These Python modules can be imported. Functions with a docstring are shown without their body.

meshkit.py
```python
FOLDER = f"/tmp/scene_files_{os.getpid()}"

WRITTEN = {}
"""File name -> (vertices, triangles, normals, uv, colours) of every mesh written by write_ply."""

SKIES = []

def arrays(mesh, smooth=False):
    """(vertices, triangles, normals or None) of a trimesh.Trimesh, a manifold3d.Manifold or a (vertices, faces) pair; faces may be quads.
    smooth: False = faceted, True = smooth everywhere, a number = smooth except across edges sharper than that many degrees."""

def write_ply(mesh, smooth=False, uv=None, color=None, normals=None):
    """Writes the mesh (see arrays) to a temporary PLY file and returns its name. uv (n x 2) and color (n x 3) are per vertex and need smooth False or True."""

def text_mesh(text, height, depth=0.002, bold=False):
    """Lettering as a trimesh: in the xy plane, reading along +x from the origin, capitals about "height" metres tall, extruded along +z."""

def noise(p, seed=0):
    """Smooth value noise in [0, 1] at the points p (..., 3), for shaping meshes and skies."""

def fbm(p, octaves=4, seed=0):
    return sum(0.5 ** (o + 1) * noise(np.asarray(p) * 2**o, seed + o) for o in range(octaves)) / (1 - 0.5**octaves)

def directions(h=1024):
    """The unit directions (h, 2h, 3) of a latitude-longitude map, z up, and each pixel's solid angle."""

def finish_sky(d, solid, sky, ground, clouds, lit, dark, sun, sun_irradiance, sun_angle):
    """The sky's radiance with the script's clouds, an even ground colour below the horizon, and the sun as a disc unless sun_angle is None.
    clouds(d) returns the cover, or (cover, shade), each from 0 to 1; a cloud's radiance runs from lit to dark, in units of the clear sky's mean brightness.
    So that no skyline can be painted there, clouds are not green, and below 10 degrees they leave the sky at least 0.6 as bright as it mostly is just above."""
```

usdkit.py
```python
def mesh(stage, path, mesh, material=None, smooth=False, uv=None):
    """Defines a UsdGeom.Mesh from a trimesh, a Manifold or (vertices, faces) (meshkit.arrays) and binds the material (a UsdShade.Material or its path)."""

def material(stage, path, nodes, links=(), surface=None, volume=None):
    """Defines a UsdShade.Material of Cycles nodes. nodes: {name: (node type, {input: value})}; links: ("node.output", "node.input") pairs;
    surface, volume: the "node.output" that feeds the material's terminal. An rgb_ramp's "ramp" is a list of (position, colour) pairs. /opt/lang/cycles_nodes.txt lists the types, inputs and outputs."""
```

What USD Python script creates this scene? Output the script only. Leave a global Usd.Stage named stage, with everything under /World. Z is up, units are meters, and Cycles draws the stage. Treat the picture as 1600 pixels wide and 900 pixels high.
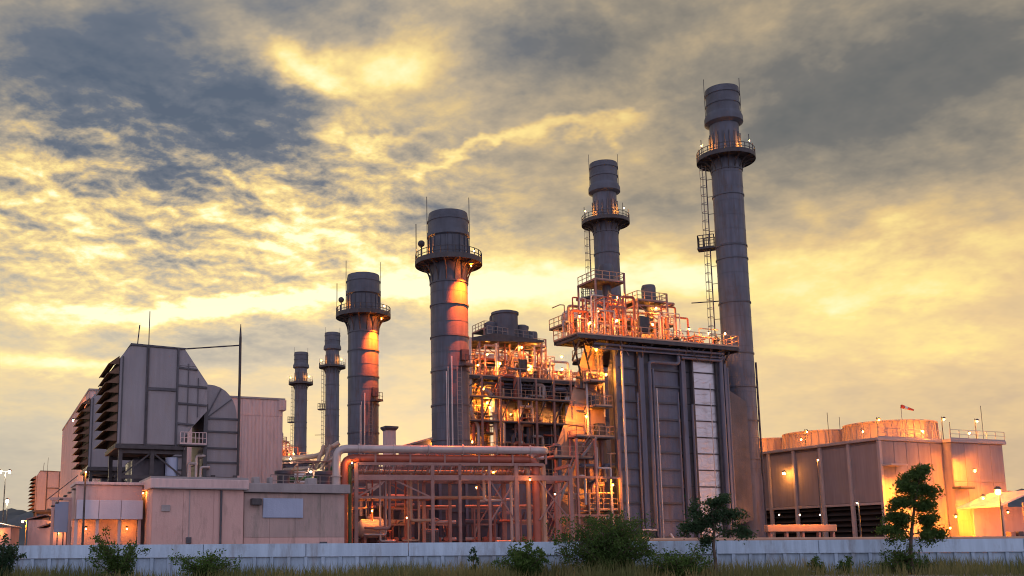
import math, random
import numpy as np
import trimesh
import usdkit, meshkit
from pxr import Usd, UsdGeom, UsdLux, UsdShade, Gf, Sdf

stage = Usd.Stage.CreateInMemory()
UsdGeom.SetStageUpAxis(stage, UsdGeom.Tokens.z)
UsdGeom.SetStageMetersPerUnit(stage, 1.0)
stage.SetDefaultPrim(UsdGeom.Xform.Define(stage, '/World').GetPrim())
UsdGeom.Scope.Define(stage, '/World/Looks')
PI = math.pi
rnd = random.Random(7)

# ------------------------------------------------------------------ camera
# a shifted lens (as in the photograph: verticals converge only a little)
FPX, PITCH, ROLL, EYE = 1577.4, 0.1616, 0.0070, 1.6
cam = UsdGeom.Camera.Define(stage, '/World/camera')
_fw = np.array([0, math.cos(PITCH), math.sin(PITCH)]); _r = np.array([1.0, 0, 0]); _u = np.cross(_r, _fw)
_c, _s = math.cos(ROLL), math.sin(ROLL)
_r2, _u2 = _c * _r - _s * _u, _s * _r + _c * _u
cam.AddTransformOp().Set(Gf.Matrix4d(*map(float, (*_r2, 0, *_u2, 0, *(-_fw), 0, 0, 0, EYE, 1))))
AP = 36.0
cam.CreateHorizontalApertureAttr(AP)
cam.CreateVerticalApertureAttr(AP * 9 / 16)
cam.CreateFocalLengthAttr(FPX / 1600 * AP)
cam.CreateHorizontalApertureOffsetAttr((800 - 636.4) / 1600 * AP)
cam.CreateVerticalApertureOffsetAttr((857 - FPX * math.tan(PITCH) - 450) / 1600 * AP)
cam.CreateClippingRangeAttr(Gf.Vec2f(0.1, 20000))
cam.CreateExposureAttr(0.2)

# ------------------------------------------------------------------ sky and sun
SUN_AZ, SUN_EL = math.radians(-3.0), math.radians(4.0)      # low behind the clouds, ahead of the camera


class Graph:
    """A small builder for Cycles node graphs."""
    def __init__(self): self.n, self.l, self.k = {}, [], 0
    def add(self, kind, out=None, **inputs):
        self.k += 1
        name, plain = f'n{self.k}', {}
        for a, b in inputs.items():
            if isinstance(b, str) and '.' in b and b.split('.')[0] in self.n: self.l.append((b, f'{name}.{a}'))
            else: plain[a] = b
        self.n[name] = (kind, plain)
        return f'{name}.{out}' if out else name
    def math(self, op, a, b=0.0): return self.add('math', 'value', math_type=op, value1=a, value2=b)
    def mapr(self, v, a, b, c, d, kind='linear'): return self.add('map_range', 'result', range_type=kind, value=v, from_min=a, from_max=b, to_min=c, to_max=d, clamp=True)
    def noise(self, vec, scale, detail=4.0, rough=0.5, dist=0.0): return self.add('noise_texture', 'fac', vector=vec, scale=scale, detail=detail, roughness=rough, distortion=dist)
    def mix(self, f, a, b, kind='mix'): return self.add('mix', 'color', mix_type=kind, fac=f, color1=a, color2=b)
    def vec(self, op, a, b): return self.add('vector_math', 'vector', math_type=op, vector1=a, vector2=b)
    def ramp(self, fac, stops): return self.add('rgb_ramp', 'color', fac=fac, ramp=stops)
    def make(self, path, surface=None, volume=None): return usdkit.material(stage, path, self.n, self.l, surface=surface, volume=volume)


# cloud patches: azimuth and elevation of the centre, half sizes (hundredths of a radian), tilt, brightness
SKY_BLOBS = [
    (14.4, 26.0, 21.4, 2.6, 0, 0.50), (-19.2, 23.5, 25.7, 1.5, 5, 0.62), (-33.3, 17.6, 10.6, 1.5, 0, 0.34), (-11.6, 19.9, 21.7, 2.3, 4, -0.30),
    (36.0, 24.8, 12.8, 7.2, 0, 0.2), (50.1, 17.2, 9.8, 2.8, 0, 0.16), (47.6, 23.6, 10.0, 3.6, 12, 0.14), (-4.2, 48.0, 16.5, 3.7, 0, 0.36),
    (-13.0, 48.4, 7.5, 2.5, -20, 0.25), (0.9, 45.3, 10.1, 3.1, 0, 0.12), (-27.0, 42.8, 17.7, 7.9, 0, -0.3), (-16.1, 41.7, 9.3, 4.8, 0, -0.22),
    (-35.0, 45.3, 6.7, 4.6, 0, -0.08), (45.1, 36.4, 21.6, 10.5, 20, -0.2), (50.1, 41.7, 17.1, 6.9, 0, -0.22), (14.1, 48.4, 14.3, 4.5, 0, -0.22),
    (25.7, 42.5, 11.9, 4.2, 0, -0.08), (-3.5, 39.7, 6.0, 1.3, -10, 0.34), (16.6, 39.3, 9.3, 1.4, 8, 0.3), (5.0, 37.0, 6.0, 0.9, 18, 0.3),
    (-29.3, 38.5, 2.9, 1.0, 0, 0.15), (-24.0, 31.9, 21.5, 8.6, 0, 0.06), (-12.4, 31.2, 10.6, 4.3, -15, 0.24), (-35.0, 32.0, 9.0, 5.1, -20, 0.12),
    (13.5, 32.0, 16.2, 4.0, 0, -0.06), (49.1, 26.1, 14.8, 3.6, 15, 0.1), (31.5, 37.7, 5.2, 1.6, 30, 0.14),
    (-35.1, 6.5, 16.0, 7.0, 0, -0.22), (52.7, 7.5, 9.0, 5.0, 0, -0.14)]


def sky_material():
    g = Graph()
    d = g.add('texture_coordinate', 'generated')
    sep = g.add('separate_xyz', vector=d)
    x, y, z = sep + '.x', sep + '.y', sep + '.z'
    el = g.math('arcsine', z)
    ae = g.add('combine_xyz', 'vector', x=g.math('arctan2', x, y), y=el, z=0.0)
    # the clouds lie on a sheet overhead, so they shrink towards the horizon
    zz = g.math('add', g.math('maximum', z, 0.0), 0.30)
    sheet = g.add('combine_xyz', 'vector', x=g.math('divide', x, zz), y=g.math('divide', y, zz), z=0.0)
    w1 = g.add('noise_texture', 'color', vector=sheet, scale=2.6, detail=4.0, roughness=0.6)
    w2 = g.add('noise_texture', 'color', vector=sheet, scale=11.0, detail=4.0, roughness=0.65)
    wv = g.vec('add', ae, g.vec('multiply', g.vec('subtract', w1, (0.5, 0.5, 0.5)), (0.22, 0.12, 0.0)))
    wv = g.vec('add', wv, g.vec('multiply', g.vec('subtract', w2, (0.5, 0.5, 0.5)), (0.08, 0.06, 0.0)))

    def blob(cx, cy, rx, ry, rot=0.0, vec=None):
        p = g.add('mapping', 'vector', mapping_type='texture', vector=vec or wv, location=(cx / 100, cy / 100, 0), rotation=(0, 0, math.radians(rot)), scale=(rx / 100, ry / 100, 1))
        return g.mapr(g.add('vector_math', 'value', math_type='length', vector1=p), 0.0, 1.35, 1.0, 0.0, 'smoothstep')

    base = g.ramp(g.mapr(el, 0.0, 1.0, 0.0, 1.0), [(p, (c, c, c)) for p, c in ((0, .52), (.08, .62), (.15, .61), (.22, .63), (.30, .56), (.40, .46), (.50, .39), (.8, .34), (1, .32))])
    v = g.add('rgb_to_bw', 'val', color=base)
    calm = g.vec('add', ae, g.vec('multiply', g.vec('subtract', wv, ae), (.45, .45, 0.0)))
    for i, (cx, cy, rx, ry, rot, amp) in enumerate(SKY_BLOBS):
        v = g.math('add', v, g.math('multiply', blob(cx, cy, rx, ry, rot, calm if i < 4 else wv), amp))
    # billows with a lit side (towards the sun) and a shaded one, and the small flakes of the left half
    def billow(rot, stretch, scale, detail, shift):
        p = g.add('mapping', 'vector', vector=sheet, rotation=(0, 0, rot), scale=(1.0, stretch, 1))
        n = g.noise(p, scale, detail, .61, .15)
        m = g.noise(g.vec('add', p, (0.0, shift, 0.0)), scale, detail - 1.5, .58, .18)
        return n, g.math('subtract', n, m)
    n1, r1 = billow(.45, 1.05, 2.3, 7.0, .06)
    n2, r2 = billow(-.45, 1.15, 12.0, 5.0, .016)
    flake = g.add('mapping', 'vector', mapping_type='texture', vector=ae, location=(-.22, .32, 0), scale=(.34, .15, 1))
    fm = g.mapr(g.add('vector_math', 'value', math_type='length', vector1=flake), 0.25, 1.2, 1.0, 0.10, 'smoothstep')
    fade = g.mapr(el, 0.06, 0.30, 0.34, 1.0)
    s1 = g.math('add', g.math('multiply', g.math('subtract', n1, 0.5), 0.85), g.math('multiply', r1, 0.75))
    s2 = g.math('multiply', g.math('add', g.math('multiply', g.math('subtract', n2, 0.5), 1.45), g.math('multiply', r2, 1.2)), fm)
    v = g.math('add', v, g.math('multiply', g.math('add', g.math('multiply', s1, g.mapr(g.math('arctan2', x, y), 0.05, 0.5, 1.0, 0.72)), s2), fade))
    warm = g.ramp(v, [(0, (.080, .112, .165)), (.22, (.125, .15, .195)), (.36, (.26, .245, .225)), (.50, (.44, .365, .265)), (.64, (.69, .51, .25)), (.80, (.95, .73, .29)), (.95, (1.0, .90, .50)), (1, (1.0, .93, .60))])
    brown = g.ramp(v, [(0, (.105, .115, .12)), (.22, (.16, .155, .145)), (.36, (.27, .235, .185)), (.50, (.45, .35, .22)), (.64, (.68, .48, .21)), (.80, (.90, .69, .26)), (1, (1.0, .90, .50))])
    warm = g.mix(g.mapr(g.math('arctan2', x, y), -0.05, 0.28, 0.0, 1.0, 'smoothstep'), warm, brown)
    pale = g.ramp(v, [(0, (.21, .225, .235)), (.3, (.38, .37, .335)), (.50, (.55, .49, .375)), (.66, (.76, .595, .335)), (.82, (.98, .80, .34)), (1, (1.0, .94, .64))])
    peach = g.ramp(v, [(0, (.20, .19, .175)), (.3, (.41, .33, .25)), (.50, (.60, .44, .275)), (.66, (.79, .56, .28)), (.82, (.98, .76, .28)), (1, (1.0, .92, .56))])
    pale = g.mix(g.mapr(g.math('arctan2', x, y), 0.10, 0.50, 0.0, 1.0, 'smoothstep'), pale, peach)
    cloud = g.mix(g.mapr(el, 0.16, 0.36, 1.0, 0.0, 'smoothstep'), warm, pale)
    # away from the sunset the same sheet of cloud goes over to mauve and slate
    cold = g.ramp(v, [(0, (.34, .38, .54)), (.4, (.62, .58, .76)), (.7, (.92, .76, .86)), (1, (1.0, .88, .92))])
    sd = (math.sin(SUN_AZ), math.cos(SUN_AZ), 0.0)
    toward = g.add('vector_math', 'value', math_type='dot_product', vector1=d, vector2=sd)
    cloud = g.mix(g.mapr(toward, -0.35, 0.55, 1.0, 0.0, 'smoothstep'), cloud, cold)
    air = g.add('sky_texture', 'color', sky_type='single_scattering', sun_disc=False, sun_elevation=SUN_EL, sun_rotation=SUN_AZ, aerosol_density=2.0)
    lit = g.vec('multiply', cloud, (10.0, 10.0, 10.0))
    col = g.mix(0.95, air, lit)
    bg = g.add('background_shader', 'background', color=col, strength=0.1)
    return g.make('/World/Looks/sky', surface=bg)


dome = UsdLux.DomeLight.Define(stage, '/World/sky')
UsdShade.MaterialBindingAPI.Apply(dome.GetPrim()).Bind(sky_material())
dome.GetPrim().SetCustomDataByKey('label', 'sunset sky of yellow lit and slate grey clouds')
dome.GetPrim().SetCustomDataByKey('category', 'sky')
dome.GetPrim().SetCustomDataByKey('kind', 'structure')
sun = UsdLux.DistantLight.Define(stage, '/World/sun')
sun.CreateNormalizeAttr(True)
sun.CreateIntensityAttr(0.12)
sun.CreateAngleAttr(10.0)
sun.CreateColorAttr(Gf.Vec3f(1.0, 0.62, 0.28))
_d = np.array([math.sin(SUN_AZ) * math.cos(SUN_EL), math.cos(SUN_AZ) * math.cos(SUN_EL), math.sin(SUN_EL)])   # towards the sun
_x = np.cross([0, 0, 1], _d); _x /= np.linalg.norm(_x); _y = np.cross(_d, _x)
sun.AddTransformOp().Set(Gf.Matrix4d(*map(float, (*_x, 0, *_y, 0, *_d, 0, 0, 0, 60, 1))))

# ------------------------------------------------------------------ scene helpers
def prim_name(parent, name):
    path, k = f'{parent}/{name}', 0
    while stage.GetPrimAtPath(path):
        k += 1
        path = f'{parent}/{name}_{k:03d}'
    return path


def tag(p, label=None, cat=None, group=None, kind=None):
    for key, val in (('label', label), ('category', cat), ('group', group), ('kind', kind)):
        if val: p.SetCustomDataByKey(key, val)
    return p


def thing(name, label, cat, loc=(0, 0, 0), rot=0.0, group=None):
    """an Xform at the thing's base whose children are its parts"""
    x = UsdGeom.Xform.Define(stage, prim_name('/World', name))
    x.AddTranslateOp().Set(Gf.Vec3d(*map(float, loc)))
    x.AddRotateZOp().Set(math.degrees(rot))
    return tag(x.GetPrim(), label, cat, group)


def copy(src, loc, rot, label, group=None):
    """a copy of a thing with its parts, under the next number"""
    c = thing(src.GetName(), label, src.GetCustomDataByKey('category'), loc, rot, group)
    c.GetReferences().AddInternalReference(src.GetPath())
    c.SetInstanceable(True)
    return c


class MB:
    """collects simple shapes into ONE mesh"""
    def __init__(self): self.v, self.f, self.n = [], [], 0

    def raw(self, v, f):
        v = np.asarray(v, float); f = np.asarray(f, int)
        if f.shape[1] == 4: f = np.vstack([f[:, [0, 1, 2]], f[:, [0, 2, 3]]])
        self.v.append(v); self.f.append(f + self.n); self.n += len(v)
        return self

    QUADS = [[0, 3, 2, 1], [4, 5, 6, 7], [0, 1, 5, 4], [1, 2, 6, 5], [2, 3, 7, 6], [3, 0, 4, 7]]

    def box(self, x0, x1, y0, y1, z0, z1):
        return self.raw([[x0, y0, z0], [x1, y0, z0], [x1, y1, z0], [x0, y1, z0], [x0, y0, z1], [x1, y0, z1], [x1, y1, z1], [x0, y1, z1]], self.QUADS)

    def cbox(self, x0, x1, y0, y1, z0, z1, c=0.03):
        """box with chamfered edges"""
        w = np.array([x1 - x0, y1 - y0, z1 - z0]); o = np.array([(x0 + x1) / 2, (y0 + y1) / 2, (z0 + z1) / 2])
        pts = [np.array(sg) * (w / 2 - np.array([0 if k == a else c for k in range(3)])) for a in range(3) for sg in np.array(np.meshgrid([-1, 1], [-1, 1], [-1, 1])).T.reshape(-1, 3)]
        m = trimesh.convex.convex_hull(np.array(pts) + o)
        return self.raw(m.vertices, m.faces)

    def bar(self, p, q, w, h=None):
        p, q = np.asarray(p, float), np.asarray(q, float); h = h or w
        d = q - p; d /= max(np.linalg.norm(d), 1e-9)
        s = np.cross(d, [0, 0, 1.0]) if abs(d[2]) < .95 else np.cross(d, [0, 1.0, 0])
        s /= np.linalg.norm(s); u = np.cross(s, d)
        return self.raw([e + a * s * w / 2 + b * u * h / 2 for e in (p, q) for a, b in ((-1, -1), (1, -1), (1, 1), (-1, 1))], self.QUADS)

    def tube(self, pts, r, n=8, cap=True):
        """round bar or bent pipe through the points"""
        P = np.asarray(pts, float); m = len(P)
        T = np.gradient(P, axis=0) if m > 2 else np.repeat([P[1] - P[0]], 2, 0)
        T = T / np.maximum(np.linalg.norm(T, axis=1, keepdims=True), 1e-9)
        s = np.cross(T[0], [0.31, 0.17, 0.93]); s /= np.linalg.norm(s)
        r = np.broadcast_to(r, m); V = []
        for k in range(m):
            s = s - T[k] * (s @ T[k]); s /= np.linalg.norm(s); u = np.cross(T[k], s)
            a = np.arange(n) * 2 * PI / n
            V.append(P[k] + r[k] * (np.cos(a)[:, None] * s + np.sin(a)[:, None] * u))
        F = [[k * n + j, k * n + (j + 1) % n, (k + 1) * n + (j + 1) % n, (k + 1) * n + j] for k in range(m - 1) for j in range(n)]
        self.raw(np.vstack(V), F)
        if cap:
            for k, flip in ((0, 1), (m - 1, 0)):
                i = [[0, j + 1, j] if flip else [0, j, j + 1] for j in range(1, n - 1)]
                self.raw(V[k], i)
        return self

    def pipe(self, pts, r, n=10, bend=None):
        """pipe with rounded elbows at the inner points"""
        P = [np.asarray(p, float) for p in pts]; out = [P[0]]; b = bend or 2.0 * r
        for k in range(1, len(P) - 1):
            d0, d1 = P[k - 1] - P[k], P[k + 1] - P[k]
            l0, l1 = np.linalg.norm(d0), np.linalg.norm(d1); bb = min(b, l0 * .45, l1 * .45)
            a, c = P[k] + d0 / l0 * bb, P[k] + d1 / l1 * bb
            out += [(1 - t) ** 2 * a + 2 * t * (1 - t) * P[k] + t * t * c for t in (0, .25, .5, .75, 1)]
        return self.tube(out + [P[-1]], r, n)

    def lathe(self, prof, n=40, c=(0, 0, 0), a0=0.0, a1=2 * PI):
        """(radius, height) profile turned about z"""
        full = abs(a1 - a0 - 2 * PI) < 1e-6
        a = a0 + (a1 - a0) * np.arange(n if full else n + 1) / n; k = len(a); c = np.asarray(c, float)
        V = np.vstack([np.c_[r * np.cos(a), r * np.sin(a), np.full(k, z)] + c for r, z in prof])
        F = [[i * k + j, i * k + (j + 1) % k, (i + 1) * k + (j + 1) % k, (i + 1) * k + j] for i in range(len(prof) - 1) for j in range(k if full else k - 1)]
        return self.raw(V, F)

    def prism(self, poly, y0, y1):
        """(x, z) outline pushed from y0 to y1 (convex or not)"""
        from shapely.geometry import Polygon
        v2, f2 = trimesh.creation.triangulate_polygon(Polygon(poly), engine='earcut')
        v2, f2 = np.asarray(v2), np.asarray(f2); n = len(v2)
        self.raw(np.c_[v2[:, 0], np.full(n, y0), v2[:, 1]], f2[:, ::-1] if False else f2)
        self.raw(np.c_[v2[:, 0], np.full(n, y1), v2[:, 1]], f2[:, ::-1])
        P = np.asarray(poly, float); m = len(P)
        area = np.sum(P[:, 0] * np.roll(P[:, 1], -1) - np.roll(P[:, 0], -1) * P[:, 1])
        q = [[i, (i + 1) % m, m + (i + 1) % m, m + i] for i in range(m)]
        if area > 0: q = [x[::-1] for x in q]
        V = np.vstack([np.c_[P[:, 0], np.full(m, y0), P[:, 1]], np.c_[P[:, 0], np.full(m, y1), P[:, 1]]])
        return self.raw(V, q)

    def rail(self, pts, h=1.1, step=1.3, r=0.028, closed=False):
        """handrail along the points: posts, two rails and a toe board"""
        P = [np.asarray(p, float) for p in pts]
        if closed: P = P + [P[0]]
        for a, b in zip(P[:-1], P[1:]):
            L = np.linalg.norm(b - a); k = max(1, int(round(L / step)))
            for i in range(k + 1):
                p = a + (b - a) * i / k
                self.bar(p, p + [0, 0, h], 2 * r)
            for z, w in ((h, 2 * r), (h * .55, 1.6 * r)): self.bar(a + [0, 0, z], b + [0, 0, z], w)
            self.bar(a + [0, 0, .08], b + [0, 0, .08], .03, .16)
        return self

    def ladder(self, p, q, out, w=.5, cage=True, r=.035):
        """ladder from p up to q; out is the direction away from the wall"""
        p, q, out = (np.asarray(x, float) for x in (p, q, out)); out = out / np.linalg.norm(out)
        side = np.cross(out, [0, 0, 1.0])
        for s in (-1, 1): self.bar(p + side * s * w / 2, q + side * s * w / 2, 2 * r)
        L = q[2] - p[2]
        for k in range(int(L / .45)): c = p + [0, 0, .45 * k + .2]; self.bar(c - side * w / 2, c + side * w / 2, .04)
        if cage:
            hoop = [(side * math.cos(t) * .42 + out * (.1 + .62 * math.sin(t))) for t in np.linspace(0, PI, 7)]
            for k in range(1, int(L / 1.1)):
                c = p + [0, 0, 1.1 * k + 1.2]
                if c[2] < q[2]:
                    for a, b in zip(hoop[:-1], hoop[1:]): self.bar(c + a, c + b, .03, .07)
            for h in hoop[1:-1:2]: self.bar(p + h + [0, 0, 2.3], q + h, .035)
        return self

    def build(self, name, mat, parent='/World', smooth=False, label=None, kind=None):
        parent = parent if isinstance(parent, str) else str(parent.GetPath())
        m = usdkit.mesh(stage, prim_name(parent, name), (np.vstack(self.v), np.vstack(self.f)), MAT[mat], smooth=smooth)
        if label: m.GetPrim().SetCustomDataByKey('label', label)
        if kind: m.GetPrim().SetCustomDataByKey('kind', kind)
        return m.GetPrim()


# ------------------------------------------------------------------ materials
MAT = {}
PHI = 0.3944                                       # the heading of the plant's machine trains


def paint(name, color, color2=None, rough=.55, metal=0.0, scale=.6, streak=.12, bump=.03, dirt=None, spec=.4, ribs=False):
    """painted or bare surface with uneven tone, vertical run-off streaks and slight relief"""
    g = Graph()
    pos = g.add('geometry', 'position')
    c2 = color2 or tuple(c * .72 for c in color)
    big = g.noise(pos, scale, 5.0, .6)
    run = g.noise(g.add('mapping', 'vector', vector=pos, scale=(1, 1, .07)), 2.6, 4.0, .6)
    f = g.math('add', g.math('multiply', big, 1 - streak * 3), g.math('multiply', run, streak * 3))
    f = g.math('add', f, g.math('multiply', g.math('subtract', g.add('object_info', 'random'), .5), .14))
    col = g.mix(g.mapr(f, .36, .66, 0, 1), color, c2)
    if dirt: col = g.mix(g.mapr(g.noise(g.add('mapping', 'vector', vector=pos, scale=(1, 1, .25)), 1.1, 6.0, .7), .52, .70, 0, .85), col, dirt)
    fine = g.noise(pos, 9.0, 3.0, .6)
    nrm = g.add('bump', 'normal', height=fine, strength=.5, distance=bump)
    if ribs:
        w = g.add('wave_texture', 'fac', vector=g.add('mapping', 'vector', vector=pos, rotation=(0, 0, -PHI)), scale=.62, profile='sine', wave_type='bands', bands_direction='x')
        nrm = g.add('bump', 'normal', height=w, strength=.6, distance=.06, normal=nrm)
    r = g.mapr(big, .3, .7, max(rough - .1, .05), min(rough + .12, 1))
    p = g.add('principled_bsdf', 'BSDF', base_color=col, roughness=r, metallic=metal, specular_ior_level=spec, normal=nrm)
    MAT[name] = g.make(f'/World/Looks/{name}', surface=p)


def glow(name, color, strength):
    g = Graph(); MAT[name] = g.make(f'/World/Looks/{name}', surface=g.add('emission', 'emission', color=color, strength=strength))


def cladding(name):
    """bright corrugated aluminium sheet, slightly buckled"""
    g = Graph()
    pos = g.add('geometry', 'position')
    dent = g.noise(g.add('mapping', 'vector', vector=pos, scale=(1, 1, 1.6)), .9, 3.0, .5, 1.0)
    nrm = g.add('bump', 'normal', height=dent, strength=.8, distance=.10)
    p = g.add('principled_bsdf', 'BSDF', base_color=(.40, .41, .45), metallic=.85, roughness=.36, normal=nrm)
    MAT[name] = g.make(f'/World/Looks/{name}', surface=p)


def leaf(name, dark, light, scale=1.2):
    g = Graph()
    pos = g.add('geometry', 'position')
    rnd_ = g.add('geometry', 'random_per_island')
    f = g.math('add', g.math('multiply', g.noise(pos, scale, 4.0, .6), .7), g.math('multiply', rnd_, .3))
    col = g.mix(g.mapr(f, .3, .7, 0, 1), dark, light)
    a = g.add('principled_bsdf', 'BSDF', base_color=col, roughness=.6, specular_ior_level=.25)
    b = g.add('translucent_bsdf', 'BSDF', color=col)
    MAT[name] = g.make(f'/World/Looks/{name}', surface=g.add('mix_closure', 'closure', fac=.5, closure1=a, closure2=b))


paint('stack_paint', (.092, .112, .158), (.055, .066, .092), rough=.5, scale=.5, streak=.26, dirt=(.066, .050, .045))
paint('stack_cap', (.075, .092, .125), (.05, .06, .08), rough=.55)
paint('dark_steel', (.055, .055, .062), (.035, .035, .04), rough=.6, scale=2)
paint('rail_steel', (.20, .19, .19), (.13, .12, .12), rough=.5, scale=2)
paint('casing', (.105, .118, .168), (.072, .08, .115), rough=.45, scale=.5, streak=.24, dirt=(.10, .07, .06))
paint('casing_dark', (.07, .075, .095), (.045, .05, .06), rough=.5, scale=.5)
paint('intake_paint', (.25, .25, .275), (.20, .20, .225), rough=.55, scale=.25, streak=.18, dirt=(.22, .20, .20))
paint('louvre', (.15, .085, .05), (.09, .055, .035), rough=.7)
paint('pink_wall', (.56, .385, .355), (.47, .32, .295), rough=.8, scale=.3, streak=.16, dirt=(.30, .22, .20))
paint('pale_wall', (.56, .435, .43), (.49, .38, .375), rough=.75, scale=.25, streak=.16, dirt=(.40, .31, .31), ribs=True)
paint('stained_wall', (.40, .31, .29), (.30, .25, .24), rough=.85, scale=.5, streak=.25, dirt=(.20, .19, .17))
paint('roof_edge', (.30, .29, .30), (.22, .21, .22), rough=.7)
paint('blue_panel', (.32, .40, .55), (.27, .34, .48), rough=.5)
paint('white_band', (.50, .50, .58), (.42, .42, .50), rough=.6)
paint('pipe_pale', (.42, .38, .37), (.33, .29, .29), rough=.35, metal=.3, scale=1.2)
paint('pipe_red', (.34, .10, .065), (.26, .075, .05), rough=.45, scale=1.2)
paint('pipe_green', (.05, .13, .07), (.04, .10, .05), rough=.45)
paint('rack_steel', (.29, .17, .15), (.20, .115, .105), rough=.55, scale=1.5)
paint('pipe_orange', (.40, .25, .17), (.32, .19, .13), rough=.45, scale=1.2)
paint('machine', (.075, .078, .10), (.045, .048, .065), rough=.5, scale=.9)
paint('tank_paint', (.48, .40, .34), (.40, .33, .28), rough=.4)
paint('tower_wall', (.245, .205, .21), (.19, .155, .16), rough=.85, scale=.35, streak=.22, dirt=(.22, .175, .165))
paint('tower_frame', (.36, .295, .285), (.29, .235, .23), rough=.8)
paint('tower_fan', (.42, .30, .245), (.39, .28, .23), rough=.9, scale=.3, streak=.05, bump=.005, spec=.1)
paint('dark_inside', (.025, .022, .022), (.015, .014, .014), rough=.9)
paint('wall_concrete', (.35, .48, .60), (.27, .37, .47), rough=.85, scale=.8, streak=.28, dirt=(.19, .22, .25))
paint('wall_concrete_low', (.29, .40, .51), (.20, .28, .36), rough=.9, scale=1.0, streak=.28, dirt=(.17, .18, .19))  # lower wall lies in shadow; that shade is put into this darker tone
paint('yard', (.22, .19, .17), (.15, .13, .12), rough=.95, scale=.15, streak=0)
paint('bark', (.09, .07, .055), (.05, .04, .03), rough=.9, scale=4)
paint('windsock_red', (.65, .10, .05), rough=.8)
paint('windsock_white', (.7, .68, .64), rough=.8)
paint('hill', (.045, .06, .075), (.03, .045, .055), rough=1.0, scale=.02, streak=0)
cladding('aluminium')
leaf('leaf_dark', (.055, .115, .028), (.125, .205, .050))
leaf('leaf_mid', (.065, .135, .030), (.135, .215, .052))
leaf('leaf_blue', (.036, .082, .040), (.075, .14, .06))
leaf('grass_blade', (.14, .165, .06), (.46, .36, .17), .25)
glow('sodium', (1.0, .30, .035), 6000.0)
glow('sodium_soft', (1.0, .28, .03), 2400.0)
glow('sodium_stack', (1.0, .16, .008), 3600.0)
glow('sodium_dim', (1.0, .31, .05), 700.0)
glow('sodium_flood', (1.0, .235, .01), 30000.0)
glow('sodium_strong', (1.0, .30, .02), 9000.0)
glow('mercury', (1.0, .80, .50), 900.0)
glow('sodium_globe', (1.0, .36, .05), 420.0)


def lamp_head(parent, p, mat='sodium', r=.13, aim=(0, 0, -1), globe=None):
    """floodlight: a hood with its bulb below"""
    p = np.asarray(p, float); aim = np.asarray(aim, float) / np.linalg.norm(aim)
    up = p - aim * (r * .9)
    m = MB(); m.tube([up - aim * r * .9, up - aim * r * .2, up + aim * r * .35], [r * .5, r * 1.25, r * 1.5], 8)
    f = m.build('floodlight', 'dark_steel', parent)
    s = trimesh.creation.icosphere(0 if not globe else 1, globe or .055)
    MB().raw(s.vertices + p + aim * r * .5, s.faces).build('bulb', mat, f)
    return f


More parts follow.
